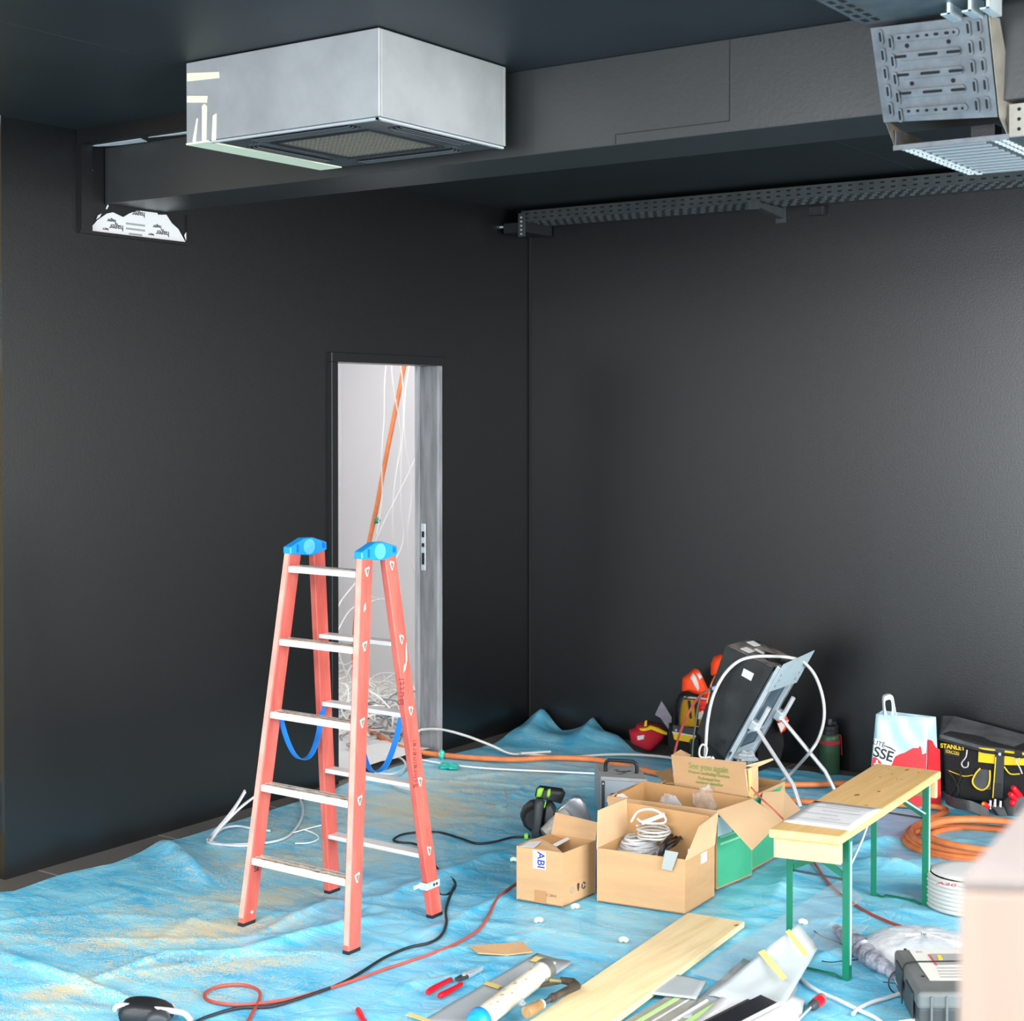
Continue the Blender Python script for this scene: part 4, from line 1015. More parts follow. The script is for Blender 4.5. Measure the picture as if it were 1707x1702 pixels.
flap(sy, [c, D(1264, 1314, c), D(1308, 1320, c + Vector((.12, .05, 0))), D(1270, 1339, c + Vector((.05, -.1, 0)))], m_card_in)
flap(sy, [V3(k1, h) + Vector((.0, .12, 0)), D(1308, 1319, c + Vector((.12, 0, 0))), D(1334, 1350, c + Vector((.16, -.12, 0))), D(1304, 1375, b + Vector((.12, 0, 0))), D(1268, 1340, b)], m_card_pale)
# oddments on top of it
c0 = D(1243, 1263, c); crumple('plastic_bag', 'crumpled white plastic tucked behind the raised carton flap', 'bag', c0, .032, m_film_white, 12, (1.3, 1, .8))
cable('red_orange_lead', 'thin orange red lead hanging over the pale flap of the rear carton', [D(1252, 1312, b), D(1268, 1330, b + Vector((.05, 0, 0))), D(1290, 1350, b + Vector((.10, 0, 0))), D(1306, 1366, b + Vector((.13, 0, 0)))], .0035, m_redhose)

# ================================================================== FAN HEATER
def heater():
    zt = .19
    F0, F1, F2, F3 = Z(1001, 1294, zt), Z(1079, 1299, zt), Z(1067, 1271, zt), Z(991, 1273, zt)
    F2 = F1 + (F3 - F0); c = (F0 + F2) / 2
    t = thing('fan_heater', 'grey steel fan heater with a black carrying handle behind the cartons', 'heater', (c.x, c.y, 0))
    P = [F0, F1, F2, F3]
    MB().prism([V3(p, .014) for p in P], (0, 0, zt - .030)).build('casing', mat('grey blue sheet steel', '#9aa4ac', .45, metal=.3), t, bevel=.002)
    ex = (F1 - F0).normalized(); ey = (F3 - F0).normalized()
    MB().prism([V3(p, zt - .016) for p in (F0 - ey * .004, F1 - ey * .004, F2 + ey * .002, F3 + ey * .002)], (0, 0, .016)).build('lid', mat('dusty grey steel', '#a2a2a2', .6, var=.1), t, bevel=.004)
    W_ = (F1 - F0).length; Ln = (F3 - F0).length
    def f(s, z): return V3(F0, z) + ex * W_ * s - ey * .001
    MB().prism([f(.02, .02), f(.09, .02), f(.09, zt - .018), f(.02, zt - .018)], -ey * .002).build('trim_strip', m_darkgrey, t)
    q = MB(frame(f(.28, .105), ex, UP, -ey)); q.lathe([(.018, 0), (.018, .012), (.012, .014), (.0, .014)], 16); q.build('knob', m_black, t, smooth=40)
    MB().prism([f(.12, .055), f(.20, .055), f(.20, .085), f(.12, .085)], -ey * .004).build('switch', m_blue, t)
    MB().prism([f(.36, .08), f(.46, .08), f(.46, .115), f(.36, .115)], -ey * .003).build('warning_label', m_ink, t)
    q = MB()
    for k in range(9): q.prism([f(.45 + .055 * k, .03), f(.47 + .055 * k, .03), f(.47 + .055 * k, .13), f(.45 + .055 * k, .13)], -ey * .002)
    tag(q.build('outlet_bars', m_darkgrey, t), kind='stuff')
    a = V3(F0, zt) + ex * W_ * .17 + ey * Ln * .42; b = V3(F0, zt) + ex * W_ * .84 + ey * Ln * .42
    P = [a, a + UP * .035, a + UP * .05 + ex * .015, b + UP * .05 - ex * .015, b + UP * .035, b]
    MB().tube(smooth_path([P[0], P[1], P[2]], 4) + smooth_path([P[3], P[4], P[5]], 4), .010, 10, flat=.75).build('handle', m_black, t, smooth=50)
    q = MB()
    for k in range(14):
        rr = random.Random(k); s = rr.uniform(.3, .7); tt = rr.uniform(.2, .6); p = V3(F0, zt + .0006) + ex * W_ * s + ey * Ln * tt
        q.prism([p, p + ex * rr.uniform(.01, .03), p + ex * .02 + ey * .006, p + ey * .004], (0, 0, .0004))
    tag(q.build('engraved_marks', m_ink, t), kind='stuff')
    q = MB()
    for s, z in ((.055, .16), (.93, .16)): q.cyl(f(s, z) - ey * .002, f(s, z) - ey * .005, .004, n=8)
    q.build('screw', m_steel, t)
    q = MB()
    for p in P[:0]: pass
    for p in (F0.lerp(F2, .06), F1.lerp(F3, .06), F2.lerp(F0, .06), F3.lerp(F1, .06)): q.cyl(V3(p, .003), V3(p, .015), .008, n=10)
    q.build('rubber_foot', m_black_rubber, t)
heater()

# ================================================================== PLUNGE SAW
def saw():
    a = Z(915, 1400); t = thing('plunge_saw', 'black plunge saw with lime green triggers beside the small carton', 'saw', (a.x, a.y, 0))
    a = V3(a, 0)
    puff([(867, 1365), (872, 1352), (884, 1342), (897, 1340), (907, 1345), (908, 1385), (900, 1394), (884, 1391), (873, 1382)], a - RT * .0 + FW * .02, .12).build('motor_housing', m_black, t, smooth=40)
    o = puff([(886, 1398), (889, 1360), (893, 1334), (904, 1333), (908, 1340), (903, 1375), (899, 1398)], a - FW * .02, .05).build('grip', m_darkgrey, t, smooth=50)
    puff([(892, 1330), (894, 1318), (900, 1313), (938, 1318), (943, 1325), (936, 1342), (921, 1338), (903, 1334)], a - FW * .005, .06).build('head', m_black, t, smooth=40)
    puff([(894, 1329), (896, 1316), (901, 1314), (907, 1315), (903, 1327), (900, 1330)], a - FW * .032, .02).build('trigger', m_green_saw, t, smooth=50)
    puff([(911, 1328), (913, 1317), (918, 1316), (918, 1325), (915, 1331)], a - FW * .012, .02).build('trigger', m_green_saw, t, smooth=50)
    puff([(906, 1346), (909, 1336), (911, 1337), (908, 1349)], a - FW * .012, .02).build('lock_button', m_green_saw, t)
    puff([(905, 1372), (908, 1340), (920, 1338), (928, 1350), (922, 1372), (912, 1385)], a + FW * .01, .07).build('gear_case', m_darkgrey, t, smooth=40)
    # dust guard: half dome and outlet
    gp = [(924, 1362), (930, 1350), (945, 1336), (957, 1329), (967, 1330), (976, 1340), (984, 1364), (986, 1380), (940, 1392), (915, 1385)]
    puff(gp, a + FW * .02, .03, ((0, .93), (.15, 1), (.85, 1), (1, .93))).build('blade_guard', mat('satin metal guard', '#9a9da3', .35, metal=.6, var=.1), t, smooth=50)
    q = MB(); c1 = D(908, 1390, a - FW * .02); c2 = D(945, 1355, a + FW * .02)
    q.tube([c1, c1.lerp(c2, .4), c2], [.027, .030, .028], 16); q.build('extraction_port', mat('dusty clear grey plastic', '#a7a49a', .3, var=.2, vscale=20), t, smooth=50)
    q = MB(); q.tube([c1 + (c1 - c2).normalized() * .001, c1 + (c1 - c2).normalized() * .003], .022, 16); q.build('port_opening', mat('sawdust in port', '#6e6a60', .9), t)
    q = MB(); c1 = D(880, 1394, a - FW * .01); c2 = D(874, 1394, a - FW * .01); q.tube([c1, c2], .013, 14); q.build('cable_ring', m_green_saw, t, smooth=50)
    puff([(914, 1404), (916, 1396), (985, 1386), (986, 1392)], a + FW * .03, .12, ((0, 1), (1, 1))).build('base_plate', m_alu, t)
    P = [D(884, 1394, a), D(870, 1395, a - FW * .0)] + [Z(u, v, .012) for u, v in ((852, 1396), (825, 1403), (795, 1406), (770, 1398), (740, 1389), (720, 1387), (690, 1388), (668, 1392), (656, 1400), (665, 1404), (688, 1406), (702, 1412), (716, 1425))]
    cable('saw_cable', 'black power cable running from the saw across the sheet behind the ladder', P + [Z(u, v, .01) for u, v in ((728, 1447), (745, 1458), (758, 1470), (757, 1482), (746, 1491), (735, 1492), (728, 1485), (717, 1476), (700, 1474), (692, 1479))], .0048, m_black_rubber)
saw()

# ================================================================== TILTED UNIT ON A TUBULAR STAND
def stand():
    y0, y1 = -.72, -.44
    P0, Pl, Pt = Y(1209, 1076, y0), Y(1161, 1222, y0), Y(1283, 1128, y0)
    l = (Pl - P0); t_ = (Pt - P0); ll = l.length; lt = t_.length
    ld = l.normalized(); td = (t_ - ld * t_.dot(ld)).normalized()
    t = thing('tilted_speaker_cabinet', 'dusty black metal cabinet tilted on a galvanised frame with two tube legs', 'cabinet', (P0.x + .2, -.58, .0))
    Yd = Vector((0, y1 - y0, 0)); T = td * lt
    Lg = (D(1204, 1266, Pt) - Y(1283, 1128, y0)).length
    P = [P0, P0 + T, Y(1283, 1128, y0) + (Y(1206, 1264, y0) - Y(1283, 1128, y0)), Pl]
    q = MB().prism(P, Yd); q.build('cabinet', m_gdust, t, bevel=.004)
    nrm = (P[1] - P[0]).cross(Yd).normalized()
    if nrm.z < 0: nrm = -nrm
    def top(s, v): return P[0].lerp(P[1], s) + Yd * v + nrm * .001
    MB().prism([top(.02, .02), top(.98, .02), top(.98, .98), top(.02, .98)], nrm * .0012).build('dusty_top', m_dustgrey, t)
    MB().prism([top(.22, .16), top(.40, .16), top(.40, .38), top(.22, .38)], nrm * .003).build('label', m_paper, t)
    MB().prism([top(.34, .45), top(.62, .40), top(.62, .50), top(.34, .55)], nrm * .003).build('label', m_paper, t)
    MB().prism([top(.08, .62), top(.26, .60), top(.28, .80), top(.10, .84)], nrm * .003).build('label', m_paper, t)
    def sd(u, v): p = Y(u, v, y0 - .001); return p
    MB().prism([sd(1240, 1114), sd(1257, 1123), sd(1252, 1135), sd(1236, 1126)], (0, -.001, 0)).build('label', m_paper, t)
    q = MB(); c = sd(1206, 1237); q.cyl(c, c - Vector((0, .003, 0)), .012, n=14); q.build('side_hole', m_black, t)
    # front frame
    fd = P[2] - P[1]; fdn = fd.normalized(); fn_ = fdn.cross(Vector((0, 1, 0))).normalized()
    if fn_.x < 0: fn_ = -fn_
    o = P[1] + fn_ * .004
    LL = fd.length
    def f(s, v, k=0): return o + fd * s + Yd * v + fn_ * k
    MB().prism([f(.02, .0), f(1, .0), f(1, 1), f(.02, 1)], fn_ * .004).build('front_panel', mat('blue grey sheet steel', '#4c5f6e', .4, metal=.3, var=.1), t)
    for v in (0.0, .88):
        MB().prism([f(-.05, v, .005), f(1.05, v, .005), f(1.05, v + .12, .005), f(-.05, v + .12, .005)], fn_ * .022).build('side_profile', m_steel, t, bevel=.003)
        MB().prism([f(-.05, v + .05, .0272), f(1.05, v + .05, .0272), f(1.05, v + .065, .0272), f(-.05, v + .065, .0272)], fn_ * .0008).build('profile_groove', m_darkgrey, t)
    MB().prism([f(-.10, -.03, .030), f(.20, -.03, .030), f(.20, 1.03, .030), f(-.16, 1.03, .030)], fn_ * .003).build('top_plate', mat('pale bluish zinc sheet', '#b9cdd6', .45, metal=.2, var=.08), t)
    q = MB()
    for (s, v) in ((.02, .1), (.08, .14), (.14, .1), (-.02, .85), (.06, .86), (.13, .84)): q.prism([f(s, v, .0332), f(s + .02, v, .0332), f(s + .02, v + .02, .0332), f(s, v + .02, .0332)], fn_ * .0004)
    q.build('plate_hole', m_hole, t)
    MB().prism([f(.90, 0, .008), f(.98, 0, .008), f(.98, 1, .008), f(.90, 1, .008)], fn_ * .010).build('bottom_rail', m_steel, t)
    MB().prism([f(.72, .1, .005), f(.735, .1, .005), f(.735, .9, .005), f(.72, .9, .005)], fn_ * .006).build('cross_strip', m_steel, t)
    for (v, (cu, cv), foot, knee) in ((.06, (1271, 1203), (1334, 1345), (1321, 1297)), (.94, (1317, 1186), (1393, 1320), (1361, 1281))):
        c = f(.52 if v < .5 else .50, v, .04)
        q = MB(); q.prism([c - fdn * .0 + Vector((0, -.025, 0)) + fn_ * -.012, c + fdn * .045 + Vector((0, -.025, 0)) + fn_ * -.012, c + fdn * .045 + Vector((0, .025, 0)) + fn_ * -.012, c + Vector((0, .025, 0)) + fn_ * -.012], fn_ * .03); cl = q.build('clamp', m_steel, t, bevel=.004)
        a = c + fn_ * .022 + fdn * .03; MB().tube([a, a - fdn * .12], .011, 14).build('sleeve', m_chrome, t, smooth=50)
        MB().tube([a + Vector((0, -.03, 0)), a + Vector((0, .03, 0))], .006, 10).build('bolt', m_steel, t)
        g = Z(*foot, .01); kn = g + (a - g) * .30 + Vector((.03, 0, -.005))
        MB().tube([a, kn, g], .0095, 12).build('leg', m_chrome, t, smooth=50)
    # toppled cap bracket with dark gap under the hose
    MB().prism([top(.62, .30), top(.78, .42), top(.92, .40), top(.78, .22)], nrm * .03).build('bracket', m_black, t, bevel=.002)
    # what the cabinet stands on: its lower edge rests on the carton oddments; small foot block reaches the floor
    b0 = P[2].lerp(P[3], .1); b1 = P[2].lerp(P[3], .9)
    q = MB(); q.prism([Vector((b0.x, y0 + .02, b0.z)), Vector((b1.x, y0 + .02, b1.z)), Vector((b1.x, y0 + .02, .012)), Vector((b0.x, y0 + .02, .012))], (0, .24, 0)); q.build('base_block', m_black, t)
    return f, a
stand()
an = Vector((1.7, -.62, 0))
hp = [(1176, 1266), (1177, 1235), (1180, 1200), (1189, 1160), (1207, 1125), (1230, 1103), (1255, 1095), (1285, 1094)]
hose = [D(u, v, Vector((1.6, -.80, 0))) for u, v in hp]
hose += [D(1315, 1096, (1.8, -.7, 0)), D(1338, 1103, (1.86, -.5, 0)), D(1358, 1125, (1.9, -.4, 0)), D(1371, 1160, (1.93, -.35, 0)), D(1374, 1195, (1.95, -.35, 0)), D(1366, 1228, (1.95, -.38, 0)), D(1350, 1254, (1.93, -.45, 0)), Z(1315, 1292, .02), Z(1285, 1313, .012)]
cable('white_hose', 'thick white hose arching over the tilted black cabinet', [D(1190, 1262, (1.6, -.8, 0)), D(1183, 1267, (1.6, -.8, 0))] + hose, .0075, m_offwhite, 'hose', n=10)
cable('white_cable_loop', 'small loop of white cable below the black cabinet, behind the carton flap', [D(u, v, (1.55, -.85, 0)) for u, v in ((1185, 1262), (1168, 1262), (1166, 1250), (1171, 1241), (1178, 1246), (1177, 1258), (1172, 1268))], .005, m_offwhite)
cable('red_brown_hose', 'salmon red hose rising from the carton beside the black cabinet', [D(1124, 1262, (1.35, -.8, 0)), D(1127, 1245, (1.35, -.8, 0)), D(1136, 1215, (1.38, -.8, 0)), D(1150, 1185, (1.4, -.8, 0)), D(1165, 1162, (1.43, -.8, 0)), D(1180, 1150, (1.47, -.8, 0)), D(1190, 1146, (1.5, -.75, 0))], .006, m_redhose, 'hose')
cable('grey_green_lead', 'thin grey green lead hanging straight down beside the tool bag', [D(1188, 1148, (1.5, -.78, 0)), D(1170, 1158, (1.45, -.82, 0)), D(1163, 1180, (1.45, -.82, 0)), D(1159, 1210, (1.45, -.82, 0)), D(1155, 1240, (1.45, -.82, 0)), D(1154, 1262, (1.45, -.82, 0))], .004, mat('grey green cable', '#4e5a50', .5))
cable('orange_lead', 'thin orange lead between the orange vest and the black cabinet', [D(1192, 1127, (1.5, -.7, 0)), D(1186, 1140, (1.5, -.72, 0)), D(1182, 1155, (1.5, -.72, 0)), D(1178, 1172, (1.5, -.72, 0))], .004, m_orange)
o = MB().tube([D(1187, 1148, (1.5, -.8, 0)), D(1194, 1146, (1.5, -.8, 0))], .009, 12).build('hose_coupling', mat('light blue plastic', '#6a9fe0', .4), smooth=40); tag(o, 'light blue coupling where the hoses meet at the black cabinet', 'coupling')

# ================================================================== BACK ROW: BAGS, VEST, BOTTLE
# red pouch
a = Z(1082, 1256) ; a = V3(a, 0) + FW * -.02
rp = thing('red_tool_pouch', 'dark red and yellow fabric tool pouch lying against the back wall', 'pouch', (a.x, a.y, 0))
puff([(1050, 1222), (1061, 1219), (1064, 1212), (1080, 1210), (1100, 1216), (1112, 1224), (1106, 1238), (1086, 1256), (1078, 1254), (1054, 1242)], a, .12).build('body', m_redcloth, rp, smooth=60)
puff([(1066, 1215), (1078, 1214), (1084, 1210), (1098, 1214), (1113, 1222), (1112, 1226), (1098, 1221), (1084, 1215), (1068, 1219)], a - FW * .004, .03).build('yellow_piping', m_yellow, rp, smooth=50)
puff([(1064, 1214), (1068, 1205), (1076, 1204), (1090, 1206), (1104, 1210), (1112, 1220), (1098, 1214), (1080, 1210)], a + FW * .03, .07).build('inner_lining', mat('maroon fabric', '#5c0f18', .85), rp, smooth=50)
puff([(1074, 1212), (1075, 1203), (1079, 1201), (1079, 1211)], a, .02).build('yellow_tab', m_yellow, rp)
plate([D(1062, 1227, a + FW * .0), D(1074, 1225, a + FW * .0), D(1073, 1232, a + FW * .0), D(1063, 1234, a + FW * .0)], .003).build('sewn_label', m_paper, rp)
# grey packet
a = V3(Z(1108, 1252), 0)
tag(slab_px([(1092, 1192), (1103, 1169), (1108, 1176), (1120, 1196), (1119, 1214), (1114, 1216), (1101, 1197)], a, .015).build('printed_packet', mat('mauve grey packet', '#8b8592', .4, var=.15, vscale=30), bevel=.002), 'mauve grey printed packet standing between red pouch and tool bag', 'packet')

# upright black tool bag with yellow band
a = V3(Z(1150, 1266), 0)
tb = thing('tool_bag', 'upright black tool bag with yellow band, orange vest stuffed in its top', 'tool bag', (a.x, a.y, 0))
AB = a
puff([(1119, 1262), (1117, 1240), (1119, 1212), (1140, 1214), (1175, 1216), (1200, 1216), (1208, 1270), (1180, 1272), (1140, 1270)], a, .12, ((0, .95), (.1, 1), (.9, 1), (1, .9)), base=0).build('body', m_blackcloth, tb, smooth=40)
slab_px([(1121.5, 1221), (1159, 1228), (1158, 1239), (1124, 1233)], a - FW * .012, .012).build('yellow_band', m_yellow, tb)
slab_px([(1121, 1219.5), (1160, 1226.5), (1160, 1229), (1121, 1222)], a - FW * .014, .010).build('white_piping', m_reflect, tb)
slab_px([(1122, 1209), (1158, 1214), (1158, 1227), (1122, 1220)], a - FW * .012, .012).build('upper_band', m_greycloth, tb)
q = MB(); c = D(1127, 1217, a - FW * .014); q.cyl(c, c - FW * .004, .006, n=10); q.build('rivet', m_steel, tb)
q = MB().tube(smooth_path([D(1124, 1220, a), D(1125, 1190, a), D(1130, 1165, a), D(1140, 1156, a + FW * .03), D(1160, 1157, a + FW * .08), D(1172, 1165, a + FW * .12)], 5), .011, 10, flat=.5); q.build('strap_handle', m_blackcloth, tb, smooth=50)
q = MB().tube(smooth_path([D(1132, 1214, a), D(1133, 1190, a), D(1137, 1168, a), D(1147, 1161, a)], 5), .005, 8, flat=.5); q.build('strap_edge', m_greycloth, tb, smooth=50)
slab_px([(1134, 1212), (1133, 1185), (1138, 1166), (1160, 1167), (1178, 1170), (1178, 1210), (1150, 1214)], a + FW * .05, .02).build('inner_back', mat('ochre lining', '#b98a12', .8), tb)
slab_px([(1146, 1168), (1151, 1168), (1153, 1198), (1150, 1198)], a + FW * .045, .005).build('inner_strap', m_black, tb)
slab_px([(1157, 1168), (1163, 1168), (1165, 1210), (1160, 1210)], a + FW * .045, .005).build('inner_strap', m_black, tb)
MB().tube([D(1140, 1162, a + FW * .01), D(1187, 1166, a + FW * .01)], .005, 8).build('steel_rod', m_chrome, tb, smooth=50)
slab_px([(1149, 1240), (1151, 1233), (1165, 1232), (1168, 1262), (1151, 1262)], a - FW * .03, .03).build('side_pocket', m_black, tb, bevel=.006)
# vest
a2 = a + FW * .04
ve = thing('safety_vest', 'bundled fluorescent orange safety vest with pale stripes on the tool bag', 'vest', D(1160, 1160, a2))
puff([(1139, 1154), (1140, 1134), (1152, 1125), (1160, 1118), (1166, 1119), (1170, 1124), (1178, 1142), (1186, 1160), (1182, 1163), (1165, 1160)], a2, .10).build('fabric', m_hiviz, ve, smooth=40)
puff([(1151, 1131), (1156, 1123), (1160, 1126), (1165, 1138), (1167, 1150), (1164, 1155), (1157, 1144)], a2 - FW * .006, .05).build('stripe', m_reflect, ve, smooth=40)
puff([(1161, 1124), (1167, 1122), (1172, 1130), (1166, 1135)], a2 - FW * .008, .05).build('stripe', m_reflect, ve, smooth=40)
crumple('red_cloth', 'crumpled red cloth stuffed inside the tool bag below the vest', 'cloth', D(1180, 1180, a2), .05, mat('bright red fabric', '#e02a1c', .7), 5, (1, .8, 1.2))
o = puff([(1164, 1200), (1166, 1189), (1176, 1178), (1183, 1176), (1184, 1183), (1172, 1204)], a2 - FW * .02, .06).build('white_helmet_rim', m_reflect, smooth=50); tag(o, 'pale round-edged piece of gear poking out of the tool bag', 'gear')
a3 = V3(Z(1215, 1286), 0)
tag(puff([(1188, 1128), (1188, 1110), (1193, 1099), (1203, 1094), (1210, 1096), (1210, 1130), (1198, 1130)], a3 + FW * .02, .10, base=None).build('orange_helmet', m_hiviz, smooth=60), 'orange helmet hanging behind the tilted cabinet, only its edge showing', 'helmet')
tag(puff([(1189, 1130), (1196, 1128), (1205, 1128), (1203, 1160), (1196, 1200), (1195, 1262), (1225, 1275), (1230, 1220), (1210, 1120)], a3 + FW * .02, .10, ((0, .95), (.2, 1), (.8, 1), (1, .9))).build('black_backpack', m_blackcloth, smooth=50), 'black cloth backpack behind the tilted cabinet, under the orange helmet', 'backpack')
a4 = V3(Z(1310, 1294), 0)
tag(puff([(1293, 1190), (1305, 1182), (1316, 1202), (1310, 1218), (1302, 1224), (1296, 1206)], a4, .03).build('red_white_flag', m_hiviz, smooth=50), 'red orange cloth showing between the legs of the tubular stand', 'cloth')
tag(plate([D(1296, 1206, a4 - FW * .006), D(1315, 1200, a4 - FW * .006), D(1302, 1221, a4 - FW * .006)], .004).build('white_cloth_corner', m_reflect), 'white stripe of cloth between the legs of the tubular stand', 'cloth')
tag(puff([(1262, 1286), (1262, 1240), (1275, 1215), (1290, 1200), (1305, 1215), (1308, 1240), (1300, 1272)], a4 + FW * .05, .10, ((0, .95), (.2, 1), (.8, 1), (1, .9)), base=0).build('black_bag', m_blackcloth, smooth=50), 'black bag in the dark behind the legs of the tubular stand', 'bag')

# bottle
bc = V3(Z(1385, 1293), 0) + FW * .04
bt = thing('drinking_bottle', 'dark green drinking bottle with a red strap standing by the back wall', 'bottle', (bc.x, bc.y, .006))
q = MB(rotm(loc=(bc.x, bc.y, .006))); q.lathe([(.046, 0), (.050, .006), (.050, .165), (.047, .180), (.038, .190)]); q.build('body', m_bottle, bt, smooth=50)
q = MB(rotm(loc=(bc.x, bc.y, .006))); q.lathe([(.042, .190), (.042, .206), (.040, .208), (.040, .212), (.042, .214), (.042, .228), (.036, .232)]); q.build('lid', m_black, bt, smooth=40)
q = MB(rotm(loc=(bc.x, bc.y, .006))); q.lathe([(.015, .232), (.015, .258), (.012, .262)], 14); q.box((.022, -.0, .243), (.03, .014, .014)); q.build('spout', m_black, bt, smooth=40)
q = MB(rotm(loc=(bc.x, bc.y, .006))); q.lathe([(.0515, .144), (.0515, .158)]); o = q.build('red_band', m_redcloth, bt, smooth=50)
q = MB().tube(smooth_path([bc + RT * .048 + UP * .19, bc + RT * .056 + UP * .175, bc + RT * .058 + UP * .13, bc + RT * .060 + UP * .09], 4), .006, 8, flat=.4); q.build('strap', mat('bright red webbing', '#d0222e', .7), bt, smooth=50)

# shopping bag
def shopping():
    L0 = D(1440, 1335, V3(Z(1450, 1338), 0)); 
    bl = Z(1446, 1340); br = Z(1543, 1352); 
    bl = V3(bl, .006); brk = V3(br, .006)
    ex = (brk - bl).normalized(); W_ = (brk - bl).length
    t = thing('shopping_bag', 'woven shopping bag printed with blue sky and red mountains', 'bag', (bl + brk) / 2)
    dp = Vector((-ex.y, ex.x, 0)) * .10
    TL, TR, TRb = D(1460.6, 1190.6, bl + dp * .2), D(1545, 1196, brk + dp * .2), D(1560, 1195, brk + dp * 1.0 + ex * .01)
    BR2 = D(1566, 1345, brk + dp * .9)
    m = bpy.data.materials.new('printed sky bag'); m.use_nodes = True; nt = m.node_tree; N = nt.nodes; L = nt.links; b = N['Principled BSDF']
    tc = N.new('ShaderNodeTexCoord'); wv = N.new('ShaderNodeTexWave'); mp = N.new('ShaderNodeMapping'); mp.inputs['Rotation'].default_value = (0, R(35), R(20))
    L.new(tc.outputs['Object'], mp.inputs[0]); L.new(mp.outputs[0], wv.inputs[0]); wv.inputs['Scale'].default_value = 4; wv.inputs['Distortion'].default_value = 3
    r = N.new('ShaderNodeValToRGB'); r.color_ramp.elements[0].color = (*lin('#a9cfe3'), 1); r.color_ramp.elements[1].color = (*lin('#c9e4ee'), 1)
    L.new(wv.outputs['Fac'], r.inputs[0]); L.new(r.outputs[0], b.inputs['Base Color']); b.inputs['Roughness'].default_value = .4
    # front face as a gently dented grid; side gusset and back as well
    def wallg(p00, p10, p01, p11, dent, sd):
        G = []
        for i in range(13):
            row = []
            for j in range(13):
                s, v = j / 12, i / 12
                p = p00.lerp(p10, s).lerp(p01.lerp(p11, s), v)
                p = p - FW * dent * math.sin(math.pi * s) * math.sin(math.pi * v) + FW * .008 * noise.noise((s * 5, v * 5, sd)) * (4 * s * (1 - s))
                row.append(p)
            G.append(row)
        return G
    BL, BRt = D(1447, 1345, bl), D(1542, 1352, brk)
    BL.z = max(BL.z, .006); BRt.z = max(BRt.z, .006)
    G1 = wallg(BL, BRt, TL, TR, .0, 1); G2 = wallg(BRt, V3(BR2, max(.006, BR2.z)), TR, TRb, .0, 2)
    G3 = wallg(BL + dp, BR2, TL + dp, TRb, 0, 3); G4 = wallg(BL + dp, BL, TL + dp, TL, 0, 4)
    MB().sheet(G1).sheet(G2).sheet(G3).sheet(G4).build('panel', m, t, smooth=50, solid=.002)
    def fp(u, v, k=.0035): return D(u, v, BL.lerp(BRt, max(0, (u - 1440) / 103))) - FW * k
    def rel(pts, nm, mt, k=.004, th=.0015):
        def pos(u, v):
            # place on the front plane spanned by BL, BRt, TL
            n = (BRt - BL).cross(TL - BL).normalized(); d = ray(u, v); s = (BL - CAM).dot(n) / d.dot(n)
            p = CAM + d * s; return p - FW * (.006 + k)
        return MB().prism([pos(u, v) for u, v in pts], -FW * th).build(nm, mt, t), pos
    ridge = [(1485, 1272), (1492, 1260), (1500, 1256), (1507, 1254), (1514, 1250), (1521, 1246), (1530, 1246), (1535, 1237), (1544, 1232)]
    _, pos = rel(ridge + [(1542, 1343), (1449, 1343), (1453, 1276)], 'red_mountains', mat('printed red', '#d32b35', .4, var=.15, vscale=14))
    rel([(1457, 1230), (1470, 1232), (1484, 1240), (1493, 1252), (1486, 1272), (1480, 1280), (1453, 1280)], 'white_badge', mat('pale printed grey', '#dfe6ea', .5), .005)
    def posn(): return (BRt - BL).cross(TL - BL).normalized()
    n = posn()
    if n.dot(CAM - BL) < 0: n = -n
    ex2 = (BRt - BL).normalized(); up2 = n.cross(ex2)
    rot = Matrix.Rotation(R(-12), 3, n); e2, u2 = rot @ ex2, rot @ up2
    text('LITÉ', frame(pos(1465, 1239) + n * .004, e2, u2, n), .030, m_ink, t, name='lettering')
    text('SSE', frame(pos(1472, 1257) + n * .004, e2, u2, n), .064, m_ink, t, bold=.001)
    rot = Matrix.Rotation(R(-28), 3, n); e2, u2 = rot @ ex2, rot @ up2
    MB().prism([pos(1473, 1241) + n * .002, pos(1484, 1245) + n * .002, pos(1493, 1251) + n * .002, pos(1492, 1252) + n * .002, pos(1483, 1247) + n * .002, pos(1473, 1242.5) + n * .002], n * .001).build('printed_line', m_ink, t)
    MB().prism([pos(u, v) + n * .003 for u, v in ((1454, 1262), (1458, 1261), (1463, 1264), (1468, 1269), (1470, 1279), (1453, 1279))], n * .001).build('red_emblem', m_red_ink, t)
    MB().prism([pos(u, v) + n * .005 for u, v in ((1457, 1271), (1460, 1271), (1460, 1266), (1463, 1266), (1463, 1271), (1466, 1272), (1466, 1275), (1463, 1275), (1463, 1279), (1460, 1279), (1460, 1274), (1457, 1274))], n * .001).build('white_cross', m_white, t)
    # gusset mountain part
    gn = (V3(BR2, .0) - V3(BRt, 0)).cross(UP).normalized()
    if gn.dot(CAM - BRt) < 0: gn = -gn
    def gp(u, v): d = ray(u, v); nn_ = (BR2 - BRt).cross(TR - BRt).normalized(); s = (BRt - CAM).dot(nn_) / d.dot(nn_); return CAM + d * s + gn * .008
    MB().prism([gp(u, v) for u, v in ((1545, 1232), (1551, 1234), (1557, 1245), (1564, 1249), (1566, 1343), (1543, 1343))], gn * .001).build('red_mountains_side', mat('printed red'.strip(), '#d32b35'), t)
    a = pos(1476, 1192); 
    P = [pos(1475, 1195) + FW * .02, pos(1474, 1178) + FW * .02, pos(1474, 1163) + FW * .02, pos(1480, 1159) + FW * .02, pos(1487, 1160) + FW * .02, pos(1490, 1172) + FW * .02, pos(1494, 1195) + FW * .02]
    q = MB(); P = smooth_path(P, 5)
    q.sheet([[p + ex2 * 0 - FW * .016, p + FW * .016] for p in P])
